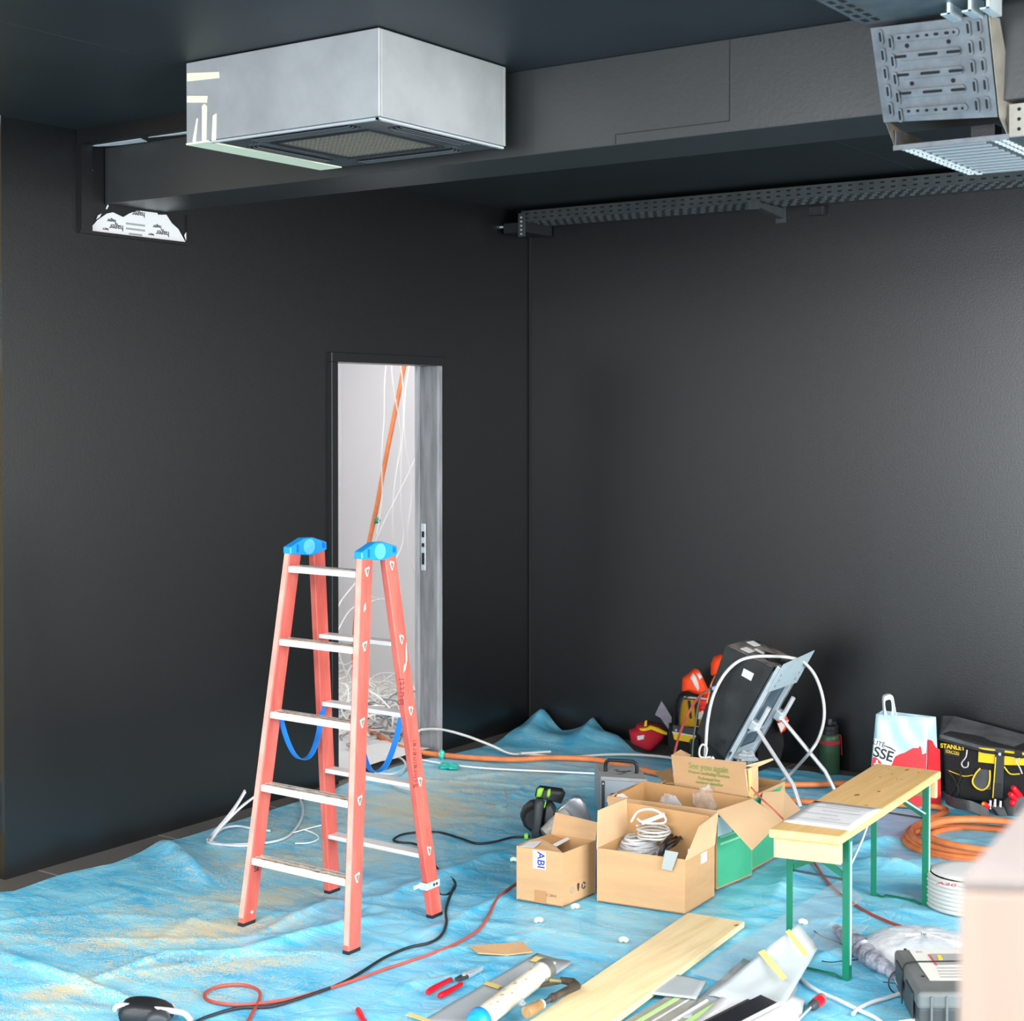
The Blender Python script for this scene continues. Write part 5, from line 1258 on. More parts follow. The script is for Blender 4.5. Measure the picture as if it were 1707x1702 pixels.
    q.sheet([[p - (p - pos(1483, 1190)).normalized() * .0, p - (p - (pos(1483, 1195) + FW * .02)).normalized() * .022] for p in P])
    q.build('handle', mat('off white webbing', '#dfe2e0', .7), t, solid=.003)
shopping()

# large black tool bag with yellow patches
def stanley():
    yb = -.30
    def Q(u, v, k=0.0): return Y(u, v, yb - k)
    # front face leans with perspective: bag runs from left (far) to right (near) parallel to the back wall
    bl, br = Z(1572, 1326), Z(1760, 1352)
    y0 = -.36
    t = thing('tool_bag', 'wide black soft tool bag with dusty lid and yellow patches at the right', 'tool bag', (2.75, y0 + .12, 0))
    def q_(u, v, k=0): return Y(u, v, y0 - k)
    body = [q_(1567, 1222), q_(1640, 1240), q_(1707, 1252), q_(1775, 1262), q_(1780, 1350), q_(1700, 1342), q_(1640, 1338), q_(1574, 1328)]
    for p in body[4:]: p.z = max(p.z, .008)
    MB().prism(body, (0, .30, 0)).build('body', m_blackcloth, t, bevel=.02, seg=3)
    lid = [q_(1564, 1224, .006), q_(1640, 1245, .006), q_(1700, 1253, .006), q_(1780, 1262, .006)]
    back = [Vector((p.x - .02, p.y + .32, p.z + .03)) for p in lid]
    zt = [Y(1568, 1192, -.05), Y(1590, 1192, -.05), Y(1640, 1205, -.05), Y(1780, 1243, -.05)]
    q = MB()
    q.add(lid + zt + [p - UP * .03 for p in lid] + [p - UP * .03 for p in zt], [(0, 1, 5, 4), (1, 2, 6, 5), (2, 3, 7, 6), (8, 9, 13, 12), (9, 10, 14, 13), (10, 11, 15, 14), (0, 1, 9, 8), (1, 2, 10, 9), (2, 3, 11, 10), (4, 5, 13, 12), (5, 6, 14, 13), (6, 7, 15, 14), (0, 4, 12, 8), (3, 7, 15, 11)])
    q.build('lid', m_greycloth, t, bevel=.012, seg=3)
    MB().tube([p - UP * .02 + Vector((0, -.004, 0)) for p in lid], .006, 8).build('zip', m_black, t)
    def pt(pts, nm, m, k=.003, th=.003, bev=0): return MB().prism([q_(u, v, k) for u, v in pts], (0, -th, 0)).build(nm, m, t, bevel=bev)
    pt([(1574, 1239), (1600, 1243), (1600, 1262), (1574, 1258)], 'badge', m_black)
    n = Vector((0, -1, 0)); ex = Vector((1, 0, 0))
    c = q_(1588, 1245.5, .008); text('STANLEY', frame(c, ex, UP, n), .027, m_yellow, t, bold=.0006)
    pt([(1576, 1249), (1599, 1254), (1599, 1259), (1576, 1254)], 'yellow_plate', m_yellow, .0065, .001)
    c = q_(1587.5, 1254, .0085); text('FATMAX', frame(c, Vector((1, 0, -.06)), UP, n), .016, m_ink, t, bold=.0004)
    pt([(1632, 1246), (1660, 1249), (1658, 1273), (1631, 1270)], 'yellow_patch', m_yellow)
    pt([(1675, 1251), (1720, 1256), (1720, 1276), (1673, 1275)], 'yellow_patch', m_yellow)
    pt([(1660, 1249), (1675, 1251), (1672, 1330), (1655, 1328)], 'ribbed_strap', m_darkgrey, .005, .006)
    q = MB()
    for k in range(13): q.bb((q_(1659, 1280, 0).x, y0 - .013, .02 + k * .009), (q_(1671, 1280, 0).x, y0 - .011, .023 + k * .009))
    tag(q.build('rib', m_black, t), kind='stuff')
    pt([(1622, 1305), (1630, 1281), (1652, 1284), (1652, 1316), (1628, 1316)], 'front_pocket', m_greycloth, .004, .004)
    for nm, pts, r_ in (('yellow_piping', [(1634, 1281), (1626, 1290), (1621, 1303), (1627, 1313), (1638, 1317), (1647, 1310), (1650, 1298), (1650, 1284)], .0035), ('yellow_piping', [(1580, 1284), (1595, 1290), (1608, 1294), (1622, 1292)], .002), ('yellow_piping', [(1660, 1262), (1658, 1290), (1655, 1330)], .003), ('yellow_piping', [(1674, 1278), (1684, 1290), (1700, 1290)], .003)):
        MB().tube(smooth_path([q_(u, v, .010) for u, v in pts], 4), r_, 6).build(nm, m_yellow, t, smooth=50)
    MB().tube(smooth_path([q_(u, v, .02) for u, v in ((1612, 1250), (1610, 1262), (1603, 1272), (1606, 1279), (1613, 1278), (1614, 1270))], 4), .003, 6).build('carabiner', m_chrome, t, smooth=50)
    q = MB(); c = q_(1667, 1257, .012); q.cyl(c, c + Vector((0, -.004, 0)), .007, n=10); q.build('rivet', m_steel, t)
    pt([(1692, 1250), (1704, 1251), (1704, 1264), (1692, 1263)], 'buckle', m_black, .007, .006)
    MB().tube(smooth_path([q_(u, v, .02) for u, v in ((1700, 1264), (1694, 1268), (1700, 1280), (1704, 1290))], 4), .003, 6).build('ring', m_chrome, t, smooth=50)
    for pts in ([(1577, 1282), (1592, 1300), (1598, 1320), (1586, 1330)], [(1602, 1285), (1600, 1300), (1588, 1318), (1580, 1328)]):
        MB().tube(smooth_path([q_(u, v, .02) for u, v in pts], 4), .008, 8, flat=.4).build('loose_strap', m_blackcloth, t, smooth=50)
stanley()
# belt and pouch with red handled tools in front of it
an = V3(Z(1640, 1360), 0)
be = thing('tool_belt', 'grey black curved tool belt lying in front of the wide tool bag', 'belt', (an.x - .15, an.y, .01))
P = smooth_path([Z(1578, 1338, .02), Z(1592, 1345, .04), Z(1605, 1348, .07), Z(1622, 1352, .075), Z(1640, 1360, .04), Z(1650, 1366, .012)], 5)
MB().sheet([[p - UP * .006 + FW * -.0, p + UP * .034 + FW * .03] for p in P]).build('belt_band', m_greycloth, be, solid=.006)
tp_ = thing('tool_pouch', 'dark grey pouch of red-handled screwdrivers at the far right', 'pouch', (an.x + .08, an.y, 0))
puff([(1652, 1345), (1676, 1347), (1684, 1366), (1664, 1362)], an - FW * .02, .06).build('side_pocket', m_greycloth, tp_, smooth=40)
puff([(1680, 1340), (1692, 1325), (1712, 1318), (1740, 1330), (1745, 1375), (1700, 1370), (1678, 1366)], an - FW * .02, .12).build('pocket', m_greycloth, tp_, smooth=40)
for k, ((u0, v0), (u1, v1), lab) in enumerate((((1688, 1312), (1703, 1330), 'topmost red screwdriver handle slanting out of the grey pouch'), ((1683, 1323), (1696, 1334), 'lower red screwdriver handle just under the topmost one'), ((1639, 1340), (1648, 1346), 'short red and yellow handle leaning left at the pouch'), ((1686, 1337), (1692, 1342), 'pale red handle low between the pouch pockets'))):
    a_, b_ = D(u0, v0, an - FW * .03), D(u1, v1, an - FW * .0)
    t = thing('screwdriver', lab, 'screwdriver', a_)
    MB().tube([a_, a_.lerp(b_, .1), a_.lerp(b_, .8), b_], [.009, .013, .013, .009], 12).build('handle', m_red_plastic, t, smooth=50)
    MB().tube([a_ - (b_ - a_) * .02, a_ + (b_ - a_) * .05], .007, 10).build('end_cap', m_yellow if k == 2 else m_red_plastic, t)
    MB().tube([b_, b_ + (b_ - a_) * .8], .003, 8).build('shaft', m_steel, t)
for k, (u, v) in enumerate(((1651, 1334), (1659, 1332), (1668, 1335))):
    a_ = D(u, v, an - FW * .0); tag(MB().tube([a_, D(u - 1, v + 14, an - FW * .0)], [.005, .007], 10).build('socket_bit', m_chrome, smooth=50), ['leftmost', 'middle', 'rightmost'][k] + ' of three chrome bits standing in the small pouch pocket', 'bit', 'chrome bits in the pouch')

# ================================================================== ORANGE CONDUIT COIL
def ring_px(cx, cy, rx, ry, z, n=30, ph=0, tilt=0, jit=0, seed=0):
    rr = random.Random(seed); P = []
    c = Z(cx, cy, z)
    # real radius from the apparent half width
    r_ = (Z(cx + rx, cy, z) - c).length
    for i in range(n):
        a = 2 * math.pi * i / n + ph
        P.append(c + RT * (r_ * (1 + jit * math.sin(3 * a + seed)) * math.cos(a)) + FW * (r_ * .92 * math.sin(a)) + UP * (tilt * math.sin(a + seed)))
    return P
co = thing('orange_conduit_coil', 'coil of thick orange corrugated conduit on the sheet behind the bench', 'conduit', Z(1625, 1400))
for k, (cx, cy, rx, z, s) in enumerate(((1632, 1408, 118, .016, 0), (1640, 1398, 124, .036, 1), (1636, 1392, 116, .056, 2), (1650, 1402, 100, .018, 3), (1655, 1392, 112, .074, 4))):
    MB().tube(ring_px(cx, cy, rx, 0, z, 40, jit=.03, seed=s, tilt=.006 if k else 0), .0135, 10, closed=True).build('turn', m_orange, co, smooth=60)
cable('orange_conduit', 'orange conduit running along the back of the sheet from the doorway to the coil', [Z(u, v, .022) for u, v in ((560, 1200), (610, 1215), (650, 1238), (690, 1252), (740, 1259), (800, 1264), (860, 1266), (920, 1263), (990, 1266), (1040, 1276), (1100, 1290), (1180, 1304), (1260, 1307), (1340, 1308), (1400, 1306), (1440, 1303), (1500, 1300))], .0135, m_orange, 'conduit', n=10)
cable('orange_conduit', 'second length of orange conduit passing behind the stand foot towards the coil', [Z(u, v, .018) for u, v in ((1290, 1330), (1340, 1336), (1400, 1338), (1460, 1340), (1510, 1342), (1560, 1345), (1578, 1352), (1555, 1362), (1535, 1372))], .0125, m_orange, 'conduit', n=10)
cable('white_cable', 'white cable arching from the doorway onto the sheet in the corner', [Z(700, 1228, .02), D(698, 1220, Z(703, 1258)), D(705, 1216, Z(705, 1258)), D(735, 1216, Z(735, 1262)), D(775, 1226, Z(775, 1266)), D(820, 1243, Z(820, 1268)), Z(850, 1256, .03), Z(880, 1257, .022), Z(940, 1262, .02), Z(1010, 1258, .02), Z(1060, 1258, .02), Z(1110, 1262, .03), Z(1135, 1268, .04)], .0062, m_offwhite)
cable('white_cable', 'thin straight white cable crossing the sheet behind the ladder', [Z(u, v, .018) for u, v in ((690, 1264), (740, 1273), (800, 1280), (870, 1284), (940, 1287), (1000, 1290))], .004, m_white)
o = MB().tube([Z(868, 1256, .03), Z(918, 1253, .03)], .006, 8).build('white_pipe', m_offwhite, smooth=50); tag(o, 'short white pipe offcut lying on the sheet at the corner', 'pipe')
crumple('turquoise_tape', 'crumpled piece of turquoise tape film beside the conduit', 'tape', Z(748, 1277, .02), .035, mat('turquoise plastic', '#35bfae', .3), 6, (1.5, 1, .4))
crumple('turquoise_tape', 'small turquoise tape wrapped round the conduit by the door jamb', 'tape', Z(736, 1258, .03), .018, mat('turquoise plastic', '#35bfae'), 2, (.8, .8, 1.2))

# ================================================================== THROUGH THE DOORWAY
XR = -1.2
def XX(u, v, x): return X(u, v, x)
cable('orange_conduit', 'orange conduit slanting down through the doorway in front of the pale wall', [XX(676, 596, XR), XX(668, 640, XR), XX(655, 705, XR), XX(640, 780, XR), XX(628, 845, XR), XX(615, 905, XR), XX(600, 980, XR), XX(590, 1080, XR), XX(600, 1160, XR + .1), XX(640, 1195, XR + .3)], .014, m_orange, 'conduit', n=10)
wires = [([(644, 604), (641, 640), (640, 700), (636, 760), (637, 820), (633, 860), (628, 890)], 'leftmost white wire hanging in the doorway beside the orange conduit'),
         ([(652, 604), (655, 640), (665, 700), (668, 740), (660, 790), (655, 840), (656, 900), (664, 940), (668, 980), (662, 1002), (640, 1000), (620, 995), (600, 990)], 'white wire hanging from the top centre and hooking back near the ladder top'),
         ([(667, 604), (671, 640), (672, 700), (669, 760), (668, 830), (672, 900), (655, 940)], 'white wire crossing the orange conduit high in the doorway'),
         ([(683, 604), (676, 650), (674, 720), (684, 790), (686, 830), (680, 880), (683, 930), (692, 960), (699, 980)], 'rightmost white wire swinging towards the door jamb'),
         ([(699, 748), (680, 790), (660, 830), (640, 870), (625, 905)], 'thin straight white wire slanting across the doorway')]
for k, (P, lb_) in enumerate(wires):
    cable('white_wire', lb_, [XX(u, v, XR + .12 + .03 * k) for u, v in P], .0035 if k < 4 else .002, m_white, 'wire', 'white wires hanging in the doorway')
low = [([(560, 1020), (570, 1000), (590, 975), (600, 960)], 'short white wire rising behind the ladder left of the top rung'), ([(560, 1058), (580, 1022), (600, 1008), (640, 998)], 'white wire curving up behind the ladder below the top rung'),
       ([(672, 1080), (682, 1120), (690, 1160), (692, 1220)], 'white wire bowed beside the right ladder rail near the jamb'), ([(612, 1160), (640, 1135), (660, 1120), (668, 1100)], 'white wire rising diagonally between the ladder rails'),
       ([(560, 1080), (572, 1110), (580, 1140), (575, 1165)], 'white wire dropping behind the left rear ladder rail')]
for k, (P, lb_) in enumerate(low):
    cable('white_wire', lb_, [XX(u, v, XR + .25 + .03 * k) for u, v in P], .0042, m_white, 'wire', 'white wires behind the ladder')
crumple('teal_tape', 'small teal tape knot on the orange conduit above the ladder', 'tape', XX(629, 868, XR + .03), .018, mat('teal tape', '#1f8f7e', .5), 4)
# the heap of cables on the back room floor
rr = random.Random(11)
def heap(n, us, vs, xs, r0, r1, th_, closed):
    q = MB()
    for k in range(n):
        c0 = X(rr.uniform(*us), rr.uniform(*vs), rr.uniform(*xs)); c0.z = max(c0.z, .02)
        r_ = rr.uniform(r0, r1); tl = rr.uniform(-1.3, 1.3); az = rr.uniform(0, 6.28); P = []
        M_ = Matrix.Rotation(az, 3, 'Z') @ Matrix.Rotation(tl, 3, 'X')
        for i in range(9):
            a = (2 * math.pi if closed else 4.2) * i / 9 * rr.uniform(.95, 1.05)
            p = c0 + M_ @ Vector((r_ * math.cos(a), r_ * .7 * math.sin(a), rr.uniform(-.03, .03))); p.z = max(p.z, .018); p.x = max(min(p.x, -.19), -1.85); p.y = min(p.y, -.2)
            P.append(p)
        q.tube(smooth_path(P, 4), th_, 5)
    return q
q = heap(62, (560, 705), (1150, 1215), (-1.1, -.35), .07, .20, .0045, True)
q2 = heap(24, (560, 700), (1115, 1180), (-1.3, -.8), .08, .2, .004, False); q.v += []; q.add(q2.v, q2.f)
tag(q.build('cable_heap', m_white, smooth=60), 'tangled heap of white cables on the floor of the room beyond the doorway', 'cables', kind='stuff')
q = heap(22, (560, 705), (1170, 1240), (-.9, -.25), .06, .2, .0045, False)
tag(q.build('grey_cable_heap', mat('grey cable sheath', '#8d9093', .5), smooth=60), 'darker grey cable ends mixed into the white heap beyond the doorway', 'cables', kind='stuff')
rl = Vector((-1.15, -1.62, .28))
rel_ = thing('wire_reel', 'white reel of wire partly hidden behind the left rear ladder rail', 'reel', (rl.x, rl.y, .012))
for k in range(6): MB().tube([rl + Vector((0.02 * k, .09 * math.cos(a), .13 * math.sin(a) - .1)) for a in [2 * math.pi * i / 20 for i in range(20)]], .006, 6, closed=True).build('wire_turn', m_offwhite, rel_, smooth=60)
cable('blue_cable', 'blue cable end in the heap by the door jamb', [XX(690, 1195, -.5), XX(697, 1188, -.5), XX(704, 1184, -.5), XX(708, 1192, -.45)], .007, m_blue_strap)
cable('blue_cable', 'short blue cable piece in the heap between the ladder rails', [XX(640, 1200, -.6), XX(650, 1193, -.6), XX(668, 1185, -.6)], .006, m_blue_strap)
sh = MB(); G = []
for i in range(14):
    G.append([Vector((-.95 + .93 * j / 13, -1.58 + .72 * i / 13, .016 + .012 * (1 + noise.noise((i * .6, j * .6, 4))))) for j in range(14)])
tag(sh.sheet(G).build('white_sheet', mat('white sheeting', '#d8d8d8', .5), smooth=60), 'white plastic sheeting on the floor just beyond the doorway', 'sheeting')
for k, P in enumerate(([(612, 1262), (640, 1258), (668, 1264), (676, 1278), (655, 1290), (625, 1288)], [(556, 1238), (590, 1232), (640, 1240), (680, 1252), (700, 1262)], [(610, 1300), (640, 1296), (660, 1310), (690, 1318)])):
    cable('grey_cable', ['grey cable loop on the floor at the doorway, seen under the third tread', 'grey cable crossing the threshold behind the ladder', 'grey cable just in front of the threshold behind the ladder'][k], [Z(u, v, .022) for u, v in P], .0055, m_grey_cable)

# bundle of grey cables at the left wall
bd = thing('grey_cable_bundle', 'bundle of light grey cables sticking up by the left wall behind the ladder', 'cable', Z(352, 1400, .01))
A0_ = Z(352, 1398, .012)
for k, P in enumerate(([(346, 1400, .012), (352, 1392, .02), (372, 1370, .06), (395, 1340, .13), (408, 1318, .17)], [(350, 1404, .012), (360, 1388, .03), (385, 1358, .09), (409, 1320, .17)], [(352, 1402, .012), (366, 1382, .04), (395, 1352, .09), (423, 1329, .13)], [(355, 1398, .012), (375, 1370, .05), (405, 1342, .10), (425, 1328, .135)])):
    base = Z(P[0][0], P[0][1], .012)
    MB().tube(smooth_path([D(u, v, base + FW * .06 * i) for i, (u, v, z) in enumerate(P)], 5), .0052, 8).build('cable_end', m_grey_cable, bd, smooth=60)
MB().tube(smooth_path([Z(u, v, .012) for u, v in ((352, 1398), (346, 1402), (352, 1406), (375, 1408), (410, 1407), (450, 1404), (480, 1394), (500, 1370), (505, 1348), (500, 1330))], 6), .0052, 8).build('loop', m_grey_cable, bd, smooth=60)
MB().tube(smooth_path([Z(u, v, .014) for u, v in ((360, 1390), (372, 1381), (395, 1377), (420, 1381), (450, 1385))], 6), .0052, 8).build('loop', m_grey_cable, bd, smooth=60)
MB().tube(smooth_path([Z(u, v, .012) for u, v in ((350, 1400), (365, 1407), (400, 1410), (440, 1408))], 6), .0052, 8).build('loop', m_grey_cable, bd, smooth=60)
cable('thin_white_wire', 'thin forked white wire on the dusty sheet inside the ladder', [Z(u, v, .012) for u, v in ((485, 1389), (507, 1383), (530, 1377), (548, 1374))], .0025, m_white, 'wire')
cable('thin_white_wire', 'thin bent white wire curling on the dusty sheet inside the ladder', [Z(u, v, .012) for u, v in ((507, 1383), (525, 1390), (531, 1398), (515, 1405), (492, 1406))], .0025, m_white, 'wire')
cable('thin_brown_wire', 'thin stripped wire end standing on the sheet between ladder and saw', [Z(810, 1338, .01), Z(842, 1345, .012), Z(846, 1335, .05), D(841, 1315, Z(842, 1344)), D(845, 1330, Z(842, 1344)), Z(880, 1345, .01)], .0015, mat('brown wire', '#9c7a5c', .5), 'wire')

# ================================================================== FOREGROUND CABLES
cable('black_cable', 'black rubber cable curving from the ladder foot across the foreground', [Z(u, v, .012) for u, v in ((757, 1478), (748, 1500), (743, 1520), (744, 1540), (735, 1560), (715, 1572), (680, 1580), (640, 1597), (600, 1622), (560, 1643), (500, 1664), (450, 1678), (400, 1680), (360, 1690), (325, 1704), (300, 1725))], .0052, m_black_rubber)
cable('red_cable', 'long brown red cable sweeping from the small carton to a loop at the lower left', [Z(u, v, .012) for u, v in ((862, 1472), (846, 1483), (828, 1500), (815, 1525), (800, 1548), (775, 1565), (740, 1582), (690, 1600), (640, 1616), (590, 1634), (540, 1650), (490, 1664), (440, 1672), (400, 1675), (365, 1672), (343, 1665), (343, 1655), (362, 1645), (395, 1641), (420, 1645), (433, 1655), (430, 1672), (420, 1690), (410, 1710))], .0052, m_redhose)
cable('brown_cable', 'brown cable passing under the bench towards the black case', [Z(u, v, .012) for u, v in ((1305, 1366), (1330, 1400), (1362, 1445), (1375, 1465), (1400, 1490), (1440, 1517), (1480, 1536), (1520, 1550), (1560, 1563), (1610, 1585), (1680, 1620))], .0052, m_redhose)

# ================================================================== TIMBER, GUIDE RAIL, TOOLS
def board(name, label, P, z0, th, m, cat='board'):
    P = [V3(p, z0) for p in P]; return tag(MB().prism(P, (0, 0, th)).build(name, m, bevel=.002), label, cat)
tz = .032
pA, pB, pC, pD = Z(1147, 1522, tz), Z(1241, 1537, tz), Z(880, 1762, tz), Z(700, 1762, tz)
wdt = (pB - pA)
board('wooden_plank', 'long pale spruce plank lying diagonally in the foreground', [pA, pB, pB + (Z(842, 1730, tz) - pA), Z(842, 1730, tz)], .014, .02, m_plank, 'plank')
# guide rail
gz = .02
gA, gB = Z(1124, 1653, gz), Z(1196, 1665, gz)
gdir = (Z(1040, 1702, gz) - gA).normalized(); 
gw = (Z(1212, 1668, gz) - gA); gw = gw - gdir * gw.dot(gdir)
gr = thing('guide_rail', 'aluminium guide rail with two pale green stripes at the bottom centre', 'guide rail', (gA.x, gA.y, 0))
def gq(s0, s1, z0, z1, nm, m, l0=0.0, l1=1.2, par=None):
    a = V3(gA, 0) + gw * s0; b = V3(gA, 0) + gw * s1
    return MB().prism([a + gdir * l0 + UP * z0, b + gdir * l0 + UP * z0, b + gdir * l1 + UP * z0, a + gdir * l1 + UP * z0], (0, 0, z1 - z0)).build(nm, m, par or gr)
gq(0, 1.35, .012, .019, 'base_extrusion', mat('satin aluminium rail', '#a5a59c', .45, metal=.4, var=.12, vscale=14), .0)
gq(.16, .25, .019, .0205, 'green_stripe', mat('pale green glide strip', '#a9cf83', .6)); gq(.86, .98, .019, .0205, 'green_stripe', mat('pale green glide strip'.strip(), '#a9cf83'))
gq(.68, .72, .019, .0225, 'raised_rib', m_white); gq(1.08, 1.12, .019, .0225, 'raised_rib', m_white); gq(.38, .42, .019, .020, 'raised_rib', m_alu)
# black strip
bz = .042
bA, bB = Z(1268, 1658, bz), Z(1296, 1671, bz)
bd_ = (Z(1180, 1702, bz) - bA).normalized(); bw = bB - bA; bw = bw - bd_ * bw.dot(bd_)
bs = thing('black_profile', 'glossy black flat profile lying beside the guide rail', 'profile', (bA.x, bA.y, 0))
MB().prism([bA - UP * .006, bB - UP * .006, bB + bd_ * 1.0 - UP * .006, bA + bd_ * 1.0 - UP * .006], (0, 0, .006)).build('face', mat('glossy black strip', '#1b1e26', .25), bs)
e0 = bB + bw.normalized() * .001; MB().prism([e0 - UP * .008, e0 + bw.normalized() * .004 - UP * .008, e0 + bw.normalized() * .004 + bd_ - UP * .008, e0 + bd_ - UP * .008], (0, 0, .009)).build('bright_edge', m_alu, bs)
e0 = bA - bw.normalized() * .012 + bd_ * .05; MB().prism([e0 - UP * .008, e0 + bw.normalized() * .010 - UP * .008, e0 + bw.normalized() * .010 + bd_ - UP * .008, e0 + bd_ - UP * .008], (0, 0, .007)).build('dark_lip', m_darkgrey, bs)

# foam / paper pieces with yellow tape
def film(name, label, PXL, z, m, cat='packaging', wav=.006, th=.001, n=10, extra=None):
    P = [Z(u, v, z) for u, v in PXL]
    return flat_sheet(name, label, cat, P, z, m=m, wav=wav, th=th, n=n)
lgp = Vector((2.785, -2.625, 0)) - FW * .05
P4 = [Z(1180, 1660, .02), Z(1305, 1680, .02), D(1364, 1580, lgp + RT * .05), D(1330, 1540, lgp)]
G = []
for i in range(11):
    G.append([P4[0].lerp(P4[1], j / 10).lerp(P4[3].lerp(P4[2], j / 10), i / 10) + UP * (.006 * noise.noise((i * .5, j * .5, 3))) for j in range(11)])
f1 = tag(MB().sheet(G).build('foam_sleeve', m_foam, smooth=60, solid=.004), 'milky foam sleeve with yellow tape bands leaning on the near bench leg', 'packaging')
def tband(par, a, b, c, d, z=.036): plate([Z(*a, z), Z(*b, z), Z(*c, z), Z(*d, z)], .001).build('yellow_tape', m_ytape, par)
for Q in (((1264, 1588), (1274, 1583), (1312, 1630), (1304, 1634)), ((1309, 1553), (1316, 1549), (1348, 1590), (1341, 1595))):
    P = [PL(u, v, P4[0], P4[1], P4[3]) for u, v in Q]; plate([p + (CAM - p).normalized() * .008 for p in P], .001).build('yellow_tape', m_ytape, f1)
f2 = film('foam_sheet', 'pale foam sheet spread under the guide rail and foam sleeve', [(1130, 1700), (1300, 1712), (1330, 1650), (1240, 1600)], .012, m_film_white)
film('white_packing_paper', 'white packing paper sheet under the black profile', [(1150, 1712), (1330, 1722), (1341, 1672), (1244, 1628)], .017, m_paper)
film('foam_offcut', 'white foam offcut lying at the end of the guide rail by the plank', [(1066, 1656), (1160, 1668), (1178, 1637), (1091, 1620)], .022, m_foam, th=.004, wav=.004)
f3 = film('foam_strip', 'long white foam strip with yellow tape beside the caulking gun', [(690, 1712), (800, 1716), (955, 1606), (895, 1592)], .012, m_foam, th=.003, wav=.004)
tband(f3, (884, 1601), (893, 1594), (912, 1598), (905, 1606), .026); tband(f3, (806, 1640), (812, 1636), (836, 1643), (830, 1648), .026); tband(f3, (676, 1692), (682, 1688), (718, 1700), (712, 1704), .026)
film('clear_film', 'creased clear film lying between the plank and the bench', [(1150, 1625), (1250, 1655), (1440, 1500), (1400, 1470)], .010, m_film, wav=.006)
film('clear_film', 'creased clear film behind the milky foam sleeve under the bench', [(1340, 1580), (1400, 1600), (1450, 1545), (1385, 1540)], .012, m_film, wav=.01)
# cardboard scrap
tag(plate([Z(783, 1577, .02), Z(872, 1571, .022), Z(888, 1587, .016), Z(845, 1592, .012), Z(797, 1589, .016)], .004).build('cardboard_scrap', m_card), 'torn flat scrap of brown cardboard in front of the small carton', 'cardboard')
# packing peanuts
for k, (u, v, lab) in enumerate(((959, 1511, 'pale green packing peanut right in front of the small carton'), (898, 1534, 'pale green packing peanut between small carton and cardboard scrap'), (1040, 1567, 'pale green packing peanut at the left edge of the plank'), (857, 1433, 'white packing peanut at the left side of the small carton'), (1339, 1537, 'pale packing peanut by the foam sleeve and bench leg'), (1158, 1594, 'pale packing peanut against the right edge of the plank'))):
    z_ = .012; c0 = Z(u, v, .018)
    q = MB(); d = (RT * .9 + UP * .1 * (k % 2) + FW * (.3 - .2 * k)).normalized()
    q.tube([c0 - d * .016, c0 - d * .011, c0 - d * .002 + UP * .004, c0 + d * .009, c0 + d * .015], [.004, .009, .008, .009, .004], 10); tag(q.build('packing_peanut', m_peanut, smooth=60), lab, 'packing peanut', 'packing peanuts')

# pliers
def pliers(px0, px1, px2, px3, tip, lab):
    t = thing('pliers', lab, 'pliers', Z(*px0, .015))
    z = .018
    MB().tube(smooth_path([Z(*px0, z), Z((px0[0] * 2 + px1[0]) / 3, (px0[1] * 2 + px1[1]) / 3 - 1, z), Z(*px1, z)], 5), [.0065, .0085, .009, .0095, .0095, .009, .0085, .008, .0075, .007, .006], 10, ).build('handle', m_red_plastic, t, smooth=60)
    MB().tube(smooth_path([Z(*px2, z), Z((px2[0] + px3[0]) / 2, (px2[1] + px3[1]) / 2 + 1, z), Z(*px3, z)], 5), [.0065, .009, .0095, .0095, .009, .0085, .008, .008, .0075, .007, .006], 10).build('handle', m_red_plastic, t, smooth=60)
    j = Z((px1[0] + px3[0]) / 2 + 14, (px1[1] + px3[1]) / 2 - 12, z)
    a = Z((px1[0] + px3[0]) / 2, (px1[1] + px3[1]) / 2, z)
    e = Z(*tip, z); d = (e - a).normalized(); s = d.cross(UP)
    MB().prism([a - s * .008, a + s * .010, a + d * .04 + s * .015, a + d * .045 - s * .013], (0, 0, .010)).build('joint_body', m_darkgrey, t, bevel=.002)
    MB().prism([a + d * .044 - s * .013, a + d * .045 + s * .0005, e, e - s * .003], (0, 0, .012)).build('jaw', m_steel, t, bevel=.002)
    MB().prism([a + d * .044 + s * .014, a + d * .045 + s * .0015, e + s * .001, e + s * .004], (0, 0, .012)).build('jaw', m_steel, t, bevel=.002)
    q = MB(); c = a + d * .035; q.cyl(c + UP * .009, c + UP * .013, .007, n=14); q.build('rivet', m_chrome, t)
pliers((712, 1655), (752, 1632), (731, 1661), (770, 1640), (804, 1617), 'combination pliers with glossy red handles lying on the blue sheet')
o = MB().tube(smooth_path([Z(596, 1682, .015), Z(602, 1695, .016), Z(612, 1712, .016)], 4), [.006, .009, .0095, .0095, .0095, .009, .009, .009, .008], 10).build('pliers', m_red_plastic, smooth=60); tag(o, 'tip of a second red tool handle at the bottom edge, left of the foam strip', 'pliers')

